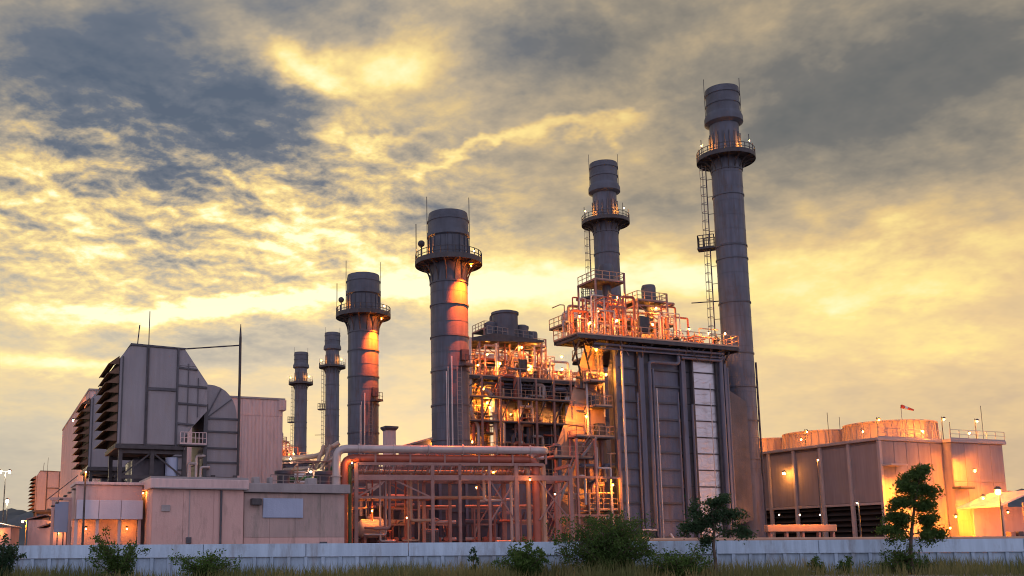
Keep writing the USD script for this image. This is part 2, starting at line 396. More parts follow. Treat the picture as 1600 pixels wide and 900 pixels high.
def spot(parent, p, target, angle, soft, power, color=(1.0, .10, .003), r=.08):
    """the beam of a floodlight"""
    l = UsdLux.SphereLight.Define(stage, prim_name(str(parent.GetPath()), 'beam'))
    l.CreateNormalizeAttr(True); l.CreateRadiusAttr(r); l.CreateIntensityAttr(power); l.CreateColorAttr(Gf.Vec3f(*color))
    sh = UsdLux.ShapingAPI.Apply(l.GetPrim()); sh.CreateShapingConeAngleAttr(angle); sh.CreateShapingConeSoftnessAttr(soft)
    p, d = np.asarray(p, float), np.asarray(p, float) - np.asarray(target, float); d /= np.linalg.norm(d)
    x = np.cross([.1, 1, .2], d); x /= np.linalg.norm(x); y = np.cross(d, x)
    l.AddTransformOp().Set(Gf.Matrix4d(*map(float, (*x, 0, *y, 0, *d, 0, *p, 1))))


STACK_SPOT = 15000.0
# ------------------------------------------------------------------ where the plant stands
#                                                    its machine trains run along u, its units stand one behind the other along a
U2, A2 = np.array([math.cos(PHI), math.sin(PHI)]), np.array([-math.sin(PHI), math.cos(PHI)])
ORG = np.array([39.325, 118.0])                    # foot of the nearest chimney
T2, T3, T4 = 26.3, 153.2, 181.8                    # the other units


def W(s, t, z=0.0):
    p = ORG + U2 * s + A2 * t
    return (p[0], p[1], z)

# ------------------------------------------------------------------ ground, hills, grass
g_ = MB()
xs = np.concatenate([np.linspace(-3000, -120, 9), np.linspace(-100, 140, 40), np.linspace(180, 3000, 9)])
ys = np.concatenate([np.linspace(-400, 40, 12), np.linspace(44, 260, 40), np.linspace(300, 5000, 12)])
X, Y = np.meshgrid(xs, ys); n = len(xs)
g_.raw(np.c_[X.ravel(), Y.ravel(), np.zeros(X.size)], [[j * n + i, j * n + i + 1, (j + 1) * n + i + 1, (j + 1) * n + i] for j in range(len(ys) - 1) for i in range(n - 1)])
tag(g_.build('ground', 'yard'), 'flat bare ground of the plant yard and field', 'ground', kind='structure')


def ridge(name, x0, x1, y, h, seed, label):
    k = 160; xs = np.linspace(x0, x1, k); m = MB(); rows = []
    q = np.c_[xs / 60, np.full(k, seed), np.zeros(k)]
    top = h * (.55 + .8 * (meshkit.fbm(q, 5, seed) - .2)) * np.minimum(1, np.minimum(np.arange(k), np.arange(k)[::-1]) / 12)
    for off, f in ((-260, 0), (-150, .45), (-60, .85), (0, 1), (90, .8), (260, 0)):
        rows.append(np.c_[xs, np.full(k, y + off), top * f - (.5 if f == 0 else 0) + (meshkit.noise(np.c_[xs / 9, np.full(k, off / 40.), np.zeros(k)], seed) * h * .10 if f else 0)])
    m.raw(np.vstack(rows), [[j * k + i, j * k + i + 1, (j + 1) * k + i + 1, (j + 1) * k + i] for j in range(5) for i in range(k - 1)])
    tag(m.build(name, 'hill', smooth=True), label, 'hill', kind='structure')


ridge('hills', -900, 300, 1300, 62, 3, 'low blue wooded ridge on the horizon at the left')
ridge('hills', 350, 1700, 1350, 78, 8, 'low blue wooded ridge on the horizon behind the cooling tower')

r_ = np.random.default_rng(5)
m = MB(); N = 30000
gx, gy = r_.uniform(-25, 37, N), 60 - 8.5 * r_.uniform(0, 1, N) ** 1.4
den = meshkit.fbm(np.c_[gx * .28, gy * .28, np.zeros(N)], 3, 4)
keep = r_.uniform(0, 1, N) < np.clip((den - .28) * 3, .12, 1); gx, gy, den = gx[keep], gy[keep], den[keep]; N = len(gx)
h = (.25 + .75 * r_.uniform(0, 1, N) ** 1.6) * (.45 + 1.0 * den) * np.where(gx > 14, 1.12, 1.0)
a = r_.uniform(0, 2 * PI, N); wd = r_.uniform(.012, .03, N); lean = r_.normal(0, .22, (N, 2)) * h[:, None]
b0 = np.c_[gx - np.cos(a) * wd, gy - np.sin(a) * wd, np.zeros(N)]; b1 = np.c_[gx + np.cos(a) * wd, gy + np.sin(a) * wd, np.zeros(N)]
m0 = np.c_[gx + lean[:, 0] * .4 - np.cos(a) * wd * .7, gy + lean[:, 1] * .4, h * .55]; m1 = m0 + np.c_[np.cos(a) * wd * 1.4, np.sin(a) * wd * 1.4, np.zeros(N)]
tp = np.c_[gx + lean[:, 0], gy + lean[:, 1], h]
V = np.stack([b0, b1, m1, m0, tp], 1).reshape(-1, 3); i5 = np.arange(N)[:, None] * 5
m.raw(V, np.vstack([i5 + [0, 1, 2], i5 + [0, 2, 3], i5 + [3, 2, 4]]))
tag(m.build('grass', 'grass_blade'), 'rough dry grass and weeds in front of the boundary wall', 'grass', kind='stuff')

# ------------------------------------------------------------------ boundary wall
wl = thing('boundary_wall', 'long low pale blue concrete wall across the front of the plant', 'wall', (0, 60, 0))
x = -30.0; k = 0
while x < 42:
    MB().cbox(x + .012, x + 5.988, -.16, .16, 1.16, 1.93, .02).build('coping_beam', 'wall_concrete', wl)
    x += 6.0
x = -30.0
while x < 42:
    MB().cbox(x - .11, x + .11, -.13, .13, 0, 1.157, .015).build('post', 'wall_concrete_low', wl)
    MB().box(x + .113, x + .787 + .1, -.05 + .008 * rnd.random(), .05, 0, 1.155).build('lower_panel', 'wall_concrete_low', wl)
    x += 1.0

# ------------------------------------------------------------------ chimneys
def ring_platform(t, R, r1, z, rail_h=1.15, n=28):
    MB().lathe([(R + .02, z), (r1, z), (r1, z + .16), (R + .02, z + .16), (R + .02, z)], 48).build('platform', 'dark_steel', t)
    MB().lathe([(r1 + .01, z - .12), (r1 + .06, z - .12), (r1 + .06, z + .42), (r1 + .01, z + .42), (r1 + .01, z - .12)], 48).build('toe_plate', 'dark_steel', t)
    m = MB()
    pts = [(r1 * math.cos(a), r1 * math.sin(a)) for a in np.arange(n) * 2 * PI / n]
    for (ax, ay), (bx, by) in zip(pts, pts[1:] + pts[:1]):
        m.bar((ax, ay, z), (ax, ay, z + rail_h), .07)
        for zz in (rail_h, rail_h * .6): m.bar((ax, ay, z + zz), (bx, by, z + zz), .06)
    m.build('handrail', 'dark_steel', t)


def brackets(t, R, r1, z0, z1, n=14):
    for a in np.arange(n) * 2 * PI / n + .1:
        c, s = math.cos(a), math.sin(a); m = MB(); w = np.array([-s, c]) * .05
        arc = [(r1 - (r1 - R) * (math.sin(q)), z1 - (z1 - z0) * (1 - math.cos(q))) for q in np.linspace(0, PI / 2, 6)]
        m.tube([(r * c, r * s, z) for r, z in arc], .085, 5)
        m.bar((R * c, R * s, z1 - .1), (r1 * c, r1 * s, z1 - .1), .1)
        m.build('bracket', 'dark_steel', t)


def bands(t, R, zs, h=.16, out=.09):
    for z in zs: MB().lathe([(R - .01, z), (R + out, z), (R + out, z + h), (R - .01, z + h)], 48).build('flange_ring', 'stack_cap', t)


def bypass_stack(label, loc, front):
    """front: local angle that faces the field"""
    t = thing('bypass_stack', label, 'chimney', loc, PHI, 'wide bypass chimneys')
    R = 1.97
    MB().lathe([(R + .25, 0), (R + .25, 9.6), (R, 9.9), (R, 31.3)], 56).build('shaft', 'stack_paint', t, smooth=40)
    for z in np.arange(10.4, 31, 1.6): MB().lathe([(R - .01, z), (R + .016, z), (R + .016, z + .05), (R - .01, z + .05)], 48).build('weld_seam', 'stack_cap', t)
    bands(t, R, (12.4, 16.0, 19.6, 23.2, 26.6, 29.0))
    ring_platform(t, R, 3.5, 31.2); brackets(t, R, 3.42, 29.2, 31.15)
    MB().lathe([(R + .1, 31.36), (R + .1, 34.0), (2.28, 34.15), (2.28, 34.55), (2.16, 34.75), (2.16, 35.75), (2.22, 35.8), (2.22, 35.95), (2.14, 36.0), (2.12, 36.4), (2.06, 36.75), (1.85, 36.75), (1.85, 35.0), (0, 34.9)], 56).build('silencer', 'stack_cap', t, smooth=35)
    for a in np.arange(18) * 2 * PI / 18: MB().bar(((R + .16) * math.cos(a), (R + .16) * math.sin(a), 31.5), ((R + .16) * math.cos(a), (R + .16) * math.sin(a), 33.95), .10).build('rib', 'stack_cap', t)
    for da, zt in ((-PI / 2, 38.8), (PI / 2, 38.6)):
        a = front + da; MB().tube([(2.25 * math.cos(a), 2.25 * math.sin(a), 31.4), (2.25 * math.cos(a), 2.25 * math.sin(a), zt)], .04, 5).build('lightning_rod', 'dark_steel', t)
    a = front - PI / 2 + .15
    MB().tube([(3.45 * math.cos(a), 3.45 * math.sin(a), 31.2), (3.45 * math.cos(a), 3.45 * math.sin(a), 35.6)], .05, 5).build('mast', 'dark_steel', t)
    a = front - .9
    MB().tube([(3.0 * math.cos(front - 1.25), 3.0 * math.sin(front - 1.25), 33.2 + .0), (3.0 * math.cos(front - 1.25), 3.0 * math.sin(front - 1.25), 31.4)], .09, 6).raw(*[np.asarray(q) for q in (trimesh.creation.icosphere(1, .38).vertices + [3.0 * math.cos(front - 1.25), 3.0 * math.sin(front - 1.25), 33.3], trimesh.creation.icosphere(1, .38).faces)]).build('beacon', 'dark_steel', t)
    # conduits, ladder and a junction box on the field side
    for da, r in ((-.18, .07), (-.10, .05), (.08, .09)):
        a = front + da; MB().tube([((R + .12) * math.cos(a), (R + .12) * math.sin(a), 1), ((R + .12) * math.cos(a), (R + .12) * math.sin(a), 20.5 + 6 * da)], r, 6).build('conduit', 'pipe_pale', t)
    a = front + .75; c, s = math.cos(a), math.sin(a)
    b = MB().bar((2.0 * c, 2.0 * s, 20.0), (3.0 * c, 3.0 * s, 20.0), 1.3, .12)
    b.rail([(2.95 * c - .6 * s, 2.95 * s + .6 * c, 20.05), (2.95 * c + .6 * s, 2.95 * s - .6 * c, 20.05)], 1.0, .6); b.build('sampling_platform', 'dark_steel', t)
    MB().bar((2.1 * c, 2.1 * s, 20.6), (2.1 * c, 2.1 * s, 21.7), .8, .8).build('junction_box', 'dark_steel', t)
    a = front + .42; c, s = math.cos(a), math.sin(a)
    MB().ladder((2.3 * c, 2.3 * s, 1), (2.3 * c, 2.3 * s, 19.9), (c, s, 0), cage=False).build('ladder', 'rail_steel', t)
    # lamp under the platform that washes down the shaft
    a = front + .78; p = (3.3 * math.cos(a), 3.3 * math.sin(a), 30.5); f = lamp_head(t, p, 'sodium_stack', .17)
    spot(f, (p[0], p[1], p[2] - .3), (1.2 * math.cos(a), 1.2 * math.sin(a), 15.0), 48.0, 1.0, STACK_SPOT * 1.3)
    MB().box(-3.1, 3.1, -3.3, 3.0, .2, 9.0).build('base_casing', 'machine', t)
    for k in range(6): MB().box(-3.15, 3.15, -3.42, -3.303, .9 + 1.4 * k, 1.12 + 1.4 * k).build('casing_rib', 'casing_dark', t)
    for x in (-2.9, 0, 2.9): MB().box(x - .14, x + .14, -3.55, -3.43, .2, 9.0).build('casing_post', 'casing', t)
    for da in (-1.5, 1.9):
        a = front + da; lamp_head(t, (2.9 * math.cos(a), 2.9 * math.sin(a), 33.0), 'sodium_soft', .08)
    return t


def exhaust_stack(label, loc, front, first=None):
    if first is not None: return copy(first, loc, PHI, label, 'tall exhaust chimneys')
    t = thing('exhaust_stack', label, 'chimney', loc, PHI, 'tall exhaust chimneys')
    R = 1.8
    MB().lathe([(R + .12, 0), (R + .12, 9.5), (R, 9.8), (R, 50.0)], 56).build('shaft', 'stack_paint', t, smooth=40)
    for z in np.arange(10.4, 47, 1.8): MB().lathe([(R - .01, z), (R + .016, z), (R + .016, z + .05), (R - .01, z + .05)], 48).build('weld_seam', 'stack_cap', t)
    bands(t, R, (11.5, 16.0, 20.0, 24.0, 30.2, 35.6, 37.2, 43.6, 46.8))
    ring_platform(t, R, 3.42, 48.3); brackets(t, R, 3.34, 46.7, 48.25)
    MB().lathe([(R + .02, 50.0), (R - .05, 50.2), (R - .05, 52.9)], 56).build('neck', 'stack_paint', t, smooth=40)
    for a in np.arange(16) * 2 * PI / 16: MB().bar(((R + .04) * math.cos(a), (R + .04) * math.sin(a), 48.6), ((R + .04) * math.cos(a), (R + .04) * math.sin(a), 51.6), .09).build('rib', 'stack_cap', t)
    MB().lathe([(R, 52.8), (2.3, 53.1), (2.3, 53.75), (2.12, 54.2), (2.0, 54.4), (2.0, 55.3), (2.08, 55.35), (2.08, 55.55), (2.0, 55.6), (2.0, 56.6), (2.1, 56.7), (2.1, 56.9), (2.02, 56.95), (2.02, 57.5), (1.8, 57.5), (1.8, 55), (0, 55)], 56).build('silencer', 'stack_cap', t, smooth=35)
    for da, zt in ((-PI / 2, 59.3), (PI / 2, 58.8)):
        a = front + da; MB().tube([(2.1 * math.cos(a), 2.1 * math.sin(a), 53.2), (2.1 * math.cos(a), 2.1 * math.sin(a), zt)], .04, 5).build('lightning_rod', 'dark_steel', t)
    for k in range(5):
        a = front - 1.9 + k * .95; MB().tube([(3.4 * math.cos(a), 3.4 * math.sin(a), 48.3), (3.4 * math.cos(a), 3.4 * math.sin(a), 50.6)], .045, 5).build('mast', 'dark_steel', t)
    a = front - PI / 2 - .08; c, s = math.cos(a), math.sin(a)
    MB().ladder((2.45 * c, 2.45 * s, 20), (2.45 * c, 2.45 * s, 48.2), (c, s, 0)).build('ladder', 'rail_steel', t)
    m = MB()
    for z in np.arange(22, 48, 2.2): m.bar((R * c, R * s, z), (2.45 * c, 2.45 * s, z), .06)
    m.build('ladder_bracket', 'dark_steel', t)
    p = MB().bar((1.8 * c, 1.8 * s, 37.4), (3.9 * c, 3.9 * s, 37.4), 1.5, .12)
    p.rail([(1.9 * c - .7 * s, 1.9 * s + .7 * c, 37.45), (3.8 * c - .7 * s, 3.8 * s + .7 * c, 37.45), (3.8 * c + .7 * s, 3.8 * s - .7 * c, 37.45), (1.9 * c + .7 * s, 1.9 * s - .7 * c, 37.45)], 1.6, .7, .04)
    p.build('rest_platform', 'dark_steel', t)
    MB().tube([(1.8 * c, 1.8 * s, 30.8), (5.0 * c, 5.0 * s, 30.9)], .07, 5).build('davit_arm', 'dark_steel', t)
    a = front + PI / 2 - .05; c, s = math.cos(a), math.sin(a)
    MB().tube([(1.97 * c, 1.97 * s, 1), (1.97 * c, 1.97 * s, 23)], .12, 6).build('drain_pipe', 'dark_steel', t)
    for da in (-1.25, 1.35):
        a = front + da; lamp_head(t, (2.9 * math.cos(a), 2.9 * math.sin(a), 50.3), 'sodium', .085)
    return t


FA = math.atan2(-118, -39.3) - PHI
sA = exhaust_stack('tallest chimney, dark steel, at the right end of the near boiler house', W(0, 0), FA)
exhaust_stack('second tallest chimney, dark steel, rising behind orange lit roof pipework', W(0, T2), FA, sA)
exhaust_stack('small far chimney, the right one of the two thin far chimneys', W(0, T3), FA, sA)
exhaust_stack('leftmost and farthest small chimney, beside the large pale hall', W(0, T4), FA, sA)
bypass_stack('thick round chimney in the middle with an orange streak down its right side', W(-37.76, 0), math.atan2(-103.5, -4.5) - PHI)
bypass_stack('thick orange streaked chimney left of and behind the middle one', W(-37.76, T2), math.atan2(-127.8, 5.6) - PHI)

# ------------------------------------------------------------------ boiler houses
def boiler_house(label, loc, group, canopy=False):
    t = thing('boiler_house', label, 'boiler house', loc, PHI, group)
    q = random.Random(31 if canopy else 30)
    # core of the casing and its bands of panels on the field side
    plan = [(-21.8, -5.85), (-7.4, -5.85), (-7.4, 5.9), (-14.4, 5.9)]
    MB().raw([(x, y, .4) for x, y in plan] + [(x, y, 22.2) for x, y in plan], MB.QUADS).build('casing', 'casing_dark', t)
    rows = [.8 + 1.765 * k for k in range(13)]
    for x0, x1, mt in ((-21.4, -19.1, 'casing'), (-17.1, -13.5, 'casing'), (-12.85, -12.0, 'casing_dark'), (-8.65, -7.5, 'casing')):
        for z0, z1 in zip(rows[:-1], rows[1:]):
            MB().cbox(x0, x1, -6.0 - q.random() * .02, -5.86, z0 + .03, z1 - .03, .012).build('casing_panel', mt, t)
    for z0, z1 in zip(rows[:-1], rows[1:]):
        MB().cbox(-11.75, -8.8, -6.22 - q.random() * .02, -5.86, z0 + .05, z1 - .05, .02).build('cladding_panel', 'aluminium', t)
    for z in rows[1:-1]:
        MB().box(-21.4, -18.95, -6.20, -6.03, z - .10, z + .10).build('stiffener', 'casing_dark', t)
        MB().box(-17.15, -13.4, -6.20, -6.03, z - .10, z + .10).build('stiffener', 'casing_dark', t)
        MB().box(-11.8, -8.75, -6.36, -6.24, z - .055, z + .055).build('stiffener', 'dark_steel', t)
    for x, w, mt in ((-21.65, .34, 'casing'), (-18.55, .62, 'casing'), (-13.15, .55, 'casing'), (-11.92, .2, 'dark_steel'), (-8.72, .16, 'dark_steel'), (-7.55, .34, 'casing')):
        MB().cbox(x - w / 2, x + w / 2, -6.55, -6.1, 0, 22.3, .03).build('column', mt, t)
    for pts, r, mt in (([(-21.2, -6.85, .3), (-21.2, -6.85, 23.6)], .13, 'pipe_pale'), ([(-17.75, -6.75, 3.4), (-17.75, -6.75, 20.9), (-13.9, -6.75, 20.9), (-13.9, -6.75, 22.6)], .20, 'casing'),
                       ([(-17.25, -6.7, 1.0), (-17.25, -6.7, 20.2)], .13, 'casing'), ([(-8.3, -6.7, .5), (-8.3, -6.7, 22.0)], .25, 'casing'), ([(-7.1, -6.2, .5), (-7.1, -6.2, 21.0)], .22, 'casing'),
                       ([(-17.75, -6.75, 3.3), (-19.6, -6.8, 3.3), (-19.6, -6.8, .4)], .12, 'pipe_pale'), ([(-16.2, -6.9, 2.9), (-14.9, -7.6, .6)], .16, 'pipe_pale'), ([(-13.6, -6.85, 21.6), (-8.2, -6.85, 21.6), (-8.2, -6.85, 22.6)], .16, 'casing')):
        MB().pipe(pts, r, 10).build('pipe', mt, t, smooth=40)
    # outlet to the chimney
    MB().prism([(-7.4, 3), (-1.4, 4.5), (-1.4, 18), (-7.4, 21)], -2.6, 2.6).build('outlet_duct', 'casing_dark', t)
    # inlet duct that widens towards the casing
    near = [(-28.4, 3.2), (-22.0, 2.2), (-22.0, 22.6), (-24.2, 22.6), (-27.0, 14.3), (-28.4, 11.0)]
    far = [(-26.0, 3.2), (-22.0, 2.2), (-22.0, 22.6), (-22.1, 22.6), (-24.6, 14.3), (-26.0, 11.0)]
    MB().raw([(x, -4.6, z) for x, z in near] + [(x, -1.0, z) for x, z in far], [[0, 1, 4, 5], [1, 2, 3, 4], [6, 11, 10, 7], [7, 10, 9, 8]] + [[k, 6 + k, 6 + (k + 1) % 6, (k + 1) % 6] for k in range(6)]).build('inlet_duct', 'pipe_orange', t)
    MB().box(-36.5, -22, -3, 3, 1.5, 8.0).build('connecting_duct', 'casing', t)
    for k in range(5):
        f = k / 4; x = -27.0 + 2.9 * f * .93; z = 14.3 + 8.3 * f * .93
        MB().bar((x, -4.75, z), (-22.1, -4.75, z - .4), .14, .3).build('stiffener', 'rack_steel', t)
    for x in (-28.2, -26.4, -24.5, -22.7): MB().bar((x, -4.8, 2.6), (x, -4.8, 10.6 if x < -28 else 13.4), .3, .25).build('stiffener', 'rack_steel', t)
    # landings, stairs and ladders on the inlet duct
    for x0, x1, z in ((-24.9, -23.2, 18.4), (-24.4, -22.4, 15.8), (-26.8, -22.3, 12.6), (-29.5, -25.0, 10.4), (-25.6, -22.2, 5.2)):
        MB().box(x0, x1, -6.6, -4.9, z, z + .14).build('landing', 'dark_steel', t)
        MB().rail([(x0, -4.95, z + .14), (x0, -6.55, z + .14), (x1, -6.55, z + .14), (x1, -4.95, z + .14)], 1.1, .9).build('handrail', 'pipe_orange', t)
    for (x0, z0), (x1, z1) in (((-30.2, 4.4), (-27.2, 10.4)), ((-26.6, 10.6), (-24.8, 12.6)), ((-31.2, .2), (-29.2, 4.4))):
        m = MB(); L = int(abs(z1 - z0) / .22)
        for y in (-7.1, -6.3): m.bar((x0, y, z0), (x1, y, z1), .07, .25); m.bar((x0, y, z0 + 1), (x1, y, z1 + 1), .05)
        for k in range(L): f = (k + .5) / L; m.box(x0 + (x1 - x0) * f - .13, x0 + (x1 - x0) * f + .13, -7.1, -6.3, z0 + (z1 - z0) * f - .02, z0 + (z1 - z0) * f + .02)
        m.build('stair', 'rail_steel', t)
    MB().ladder((-23.0, -5.0, 15.9), (-23.0, -5.0, 22.8), (0, -1, 0)).build('ladder', 'rail_steel', t)
    MB().cbox(-24.3, -23.3, -5.6, -4.7, 16.0, 17.2, .04).build('control_box', 'dark_steel', t)
    MB().cbox(-23.6, -22.6, -5.4, -4.7, 12.9, 14.3, .04).build('control_box', 'dark_steel', t)
    MB().pipe([(-24.6, -5.3, 13), (-24.6, -5.3, 19.6), (-22.5, -5.3, 19.6), (-22.5, -5.3, 15)], .13, 8).build('pipe', 'pipe_pale', t)
    MB().pipe([(-23.2, -7.0, 3), (-23.2, -7.0, 9.5), (-24.8, -7.0, 9.5), (-24.8, -7.0, 11.6)], .11, 8).build('pipe', 'pipe_pale', t)
    # scaffold of pipes, posts and cable trays in front of the inlet duct
    for x in (-29.6, -27.4, -25.2, -22.4): MB().bar((x, -7.4, 0), (x, -7.4, 12.4 if x > -29 else 8.6), .22).build('column', 'rack_steel', t)
    for z in (4.6, 8.4): MB().box(-29.6, -22.3, -7.5, -7.3, z, z + .22).build('beam', 'rack_steel', t)
    for k in range(22):
        x, z = q.uniform(-29, -22.4), q.uniform(1, 9); y = q.uniform(-7.1, -5.2); z2 = z + q.uniform(.8, 4)
        MB().pipe([(x, y, z), (x, y, z2), (x + q.choice((-1, 1)) * q.uniform(.4, 2), y, z2), (x, y + .7, z2 + .01)], q.choice((.07, .1, .15, .22)), 7).build('pipe', q.choice(('pipe_orange', 'rack_steel', 'casing', 'pipe_pale', 'machine')), t)
    for k in range(9):
        x, z = q.uniform(-26, -22.2), q.uniform(13, 21); z2 = z + q.uniform(.8, 3)
        MB().pipe([(x, -5.1, z), (x, -5.1, z2), (x + q.uniform(-1, 1), -5.1, z2)], q.choice((.07, .1, .15)), 7).build('pipe', q.choice(('pipe_orange', 'rack_steel', 'dark_steel')), t)
    for x, r in ((-19.35, .10), (-16.9, .08), (-14.2, .09), (-12.4, .13), (-9.9, .05)): MB().tube([(x, -6.75, .4), (x, -6.75, 20.5 - r * 30)], r, 7).build('pipe', q.choice(('casing', 'pipe_pale')), t)
    for k in range(7): x = q.uniform(-20, -8); MB().cbox(x, x + q.uniform(.4, .9), -6.9, -6.4, 1.0, 1.9 + q.random(), .04).build('control_box', q.choice(('casing', 'machine')), t)
    # roof deck with its brackets and rails
    MB().box(-27.0, -6.4, -7.6, -3.0, 22.95, 23.12).build('roof_deck', 'dark_steel', t)
    MB().box(-19.0, -6.4, -2.998, 6.2, 22.95, 23.12).build('roof_deck', 'dark_steel', t)
    for y, x0 in ((-7.6, -27.0), (-3.1, -27.0), (6.2, -19.0)): MB().box(x0, -6.4, y - .09, y + .09, 22.68, 22.93).build('edge_beam', 'dark_steel', t)
    for x in np.arange(-26.8, -6, 2.27): MB().box(x - .1, x + .1, -7.45, -3.3, 22.6, 22.92).build('floor_beam', 'dark_steel', t)
    for k in range(20):
        x = q.uniform(-26.5, -7); MB().bar((x, -7.5 + q.uniform(0, .6), 22.7), (x + q.uniform(-1.2, 1.2), -7.4 + q.uniform(0, 1.2), 22.6 - q.uniform(.3, 1.5)), .07).build('hanger', q.choice(('dark_steel', 'rack_steel')), t)
    for z, y, r in ((22.3, -7.2, .13), (21.9, -7.0, .10), (22.2, -6.75, .16)): MB().tube([(-26 + 9 * r, y, z), (-7 - 9 * r, y, z)], r, 8).build('pipe', 'casing', t)
    for x in (-26.6, -24.8, -21.6, -18.5, -13.2, -7.6): MB().bar((x, -7.4, 22.5), (x, -5.9, 20.6), .14).build('deck_strut', 'dark_steel', t)
    for x in (-26.8, -25.6): MB().bar((x, -6.5, 22.5), (x + 2.0, -4.9, 18.5), .16).build('deck_strut', 'dark_steel', t)
    MB().rail([(-19.0, 6.2, 23.1), (-19.0, -3.0, 23.1), (-27.0, -3.0, 23.1), (-27.0, -7.6, 23.1), (-6.4, -7.6, 23.1), (-6.4, 6.2, 23.1)], 1.25, 1.0, .035).build('handrail', 'pipe_orange', t)
    # a second working level around the drums
    MB().box(-23.6, -11.5, -3.6, 3.6, 25.9, 26.02).build('upper_deck', 'dark_steel', t)
    MB().rail([(-23.6, 3.5, 26.0), (-23.6, -3.6, 26.0), (-11.5, -3.6, 26.0), (-11.5, 3.5, 26.0)], 1.1, 1.0, .035).build('handrail', 'pipe_orange', t)
    for x in (-23.4, -20.0, -16.5, -11.7):
        MB().bar((x, -3.5, 23.1), (x, -3.5, 25.9), .2).build('column', 'rack_steel', t)
    for y, z, x0, x1 in ((-1.2, 24.6, -21.5, -10.5), (2.4, 27.2, -22, -13)):
        MB().tube([(x0 - .5, y, z), (x0 - .3, y, z), (x0, y, z), (x1, y, z), (x1 + .3, y, z), (x1 + .5, y, z)], [.25, .75, .95, .95, .75, .25], 18).build('steam_drum', 'pipe_pale', t, smooth=50)
    # drum houses: open frames with a vent silencer on top
    for x0, x1, zt, sx in ((-22.6, -18.9, 31.0, -20.1), (-17.3, -13.4, 29.2, -14.6)):
        m = MB()
        for x in (x0, x1):
            for y in (-4.6, -1.2): m.bar((x, y, 23.1), (x, y, zt - (0 if x == x1 else .9)), .17)
        for z in (25.4, 27.6, zt - 1.0):
            for y in (-4.6, -1.2): m.bar((x0, y, z), (x1, y, z), .14)
            for x in (x0, x1): m.bar((x, -4.6, z), (x, -1.2, z), .14)
        for y in (-4.6,): m.bar((x0, y, 23.2), (x1, y, 25.4), .1); m.bar((x1, y, 25.4), (x0, y, 27.6), .1)
        m.build('drum_frame', 'rack_steel', t)
        MB().lathe([(0, zt - 3.4), (.5, zt - 3.3), (.5, zt - .9), (.78, zt - .7), (.8, zt + .9), (.7, zt + 1.2), (.55, zt + 1.2), (.55, zt), (0, zt)], 18, (sx, -3, 0)).build('vent_silencer', 'stack_cap', t, smooth=40)
        MB().rail([(x0, -1.2, zt - 1.0), (x0, -4.6, zt - 1.0), (x1, -4.6, zt - 1.0), (x1, -1.2, zt - 1.0)], 1.0, .9, .035).build('handrail', 'pipe_orange', t)
        MB().box(x0, x1, -4.6, -1.2, zt - 1.14, zt - 1.02).build('upper_deck', 'dark_steel', t)
    m = MB().cbox(-19.0, -17.7, -7.2, -6.9, 24.0, 25.7, .05); m.build('control_box', 'dark_steel', t)
    for k in range(64):
        x, y, z = q.uniform(-25.5, -8), q.uniform(-6.9, -2.6), 23.15
        hh = q.uniform(.8, 5.2) * (1 if x < -12.5 else .42); r = q.choice((.06, .08, .11, .16)); dx = q.uniform(-3, 3)
        pts = [(x, y, z), (x, y, z + hh), (min(max(x + dx, -26), -7.5), y, z + hh)]
        if q.random() < .6: pts.append((pts[-1][0], y, z + .1))
        elif q.random() < .6: pts.append((pts[-1][0], y + 1.6, z + hh))
        MB().pipe(pts, r, 7).build('roof_pipe', q.choice(('pipe_orange', 'pipe_red', 'pipe_pale', 'rack_steel')), t)
    for k in range(16):
        x, y = q.uniform(-26, -8), q.uniform(-6.8, -3)
        w, hh = q.uniform(.25, .7), q.uniform(.6, 1.7)
        m = MB().lathe([(w * .55, 0), (w * .55, hh * .6), (w * .9, hh * .65), (w * .9, hh * .8), (w * .2, hh)], 9, (x, y, 23.14)); m.build('valve', q.choice(('pipe_orange', 'rack_steel', 'dark_steel')), t)
    lamps = [(-26.0, -6.6, 25.2), (-24.0, -5.4, 24.9), (-21.6, -6.9, 25.0), (-19.4, -4.0, 28.4), (-21.5, -3.2, 26.9), (-17.0, -6.7, 25.0), (-14.6, -4.2, 27.6), (-12.2, -6.6, 24.9), (-9.4, -6.4, 24.7), (-7.3, -6.6, 24.8), (-15.4, -3.4, 25.2)]
    strong = [(-24.3, -6.9, 21.7), (-22.9, -6.4, 19.3), (-23.6, -7.9, 7.8), (-25.6, -6.6, 14.8)]
    if canopy: lamps += [(-23.6, -7.0, 19.8), (-20.5, -7.4, 18.4), (-17.5, -7.4, 19.8), (-14.0, -7.4, 18.2), (-26.5, -3.2, 27.6), (-18.2, -6.6, 27.4), (-11.6, -5.6, 26.8)]
    for p in lamps: lamp_head(t, p, 'sodium', .12)
    for p in strong: lamp_head(t, p, 'sodium_strong', .15)
    if canopy:
        for x0, x1, z0, z1 in ((-26.4, -14.8, 27.7, 29.0),):
            MB().prism([(x0, z0), (x1, z1 - .7), (x1, z1 - .45), (x0 + 4.2, z1), (x0, z0 + .22)], -6.6, -.8).build('canopy_roof', 'dark_steel', t)
            for x in (x0 + .4, x0 + 2.2, -21.5, -18.5, x1 - .3): MB().bar((x, -6.3, 23.1), (x, -6.3, 28.2), .2).build('column', 'rack_steel', t)
            m = MB()
            for a, b in ((x0 + .4, x0 + 2.2), (-21.5, -18.5)): m.bar((a, -6.3, 23.2), (b, -6.3, 27.8), .1)
            m.build('brace', 'rack_steel', t)
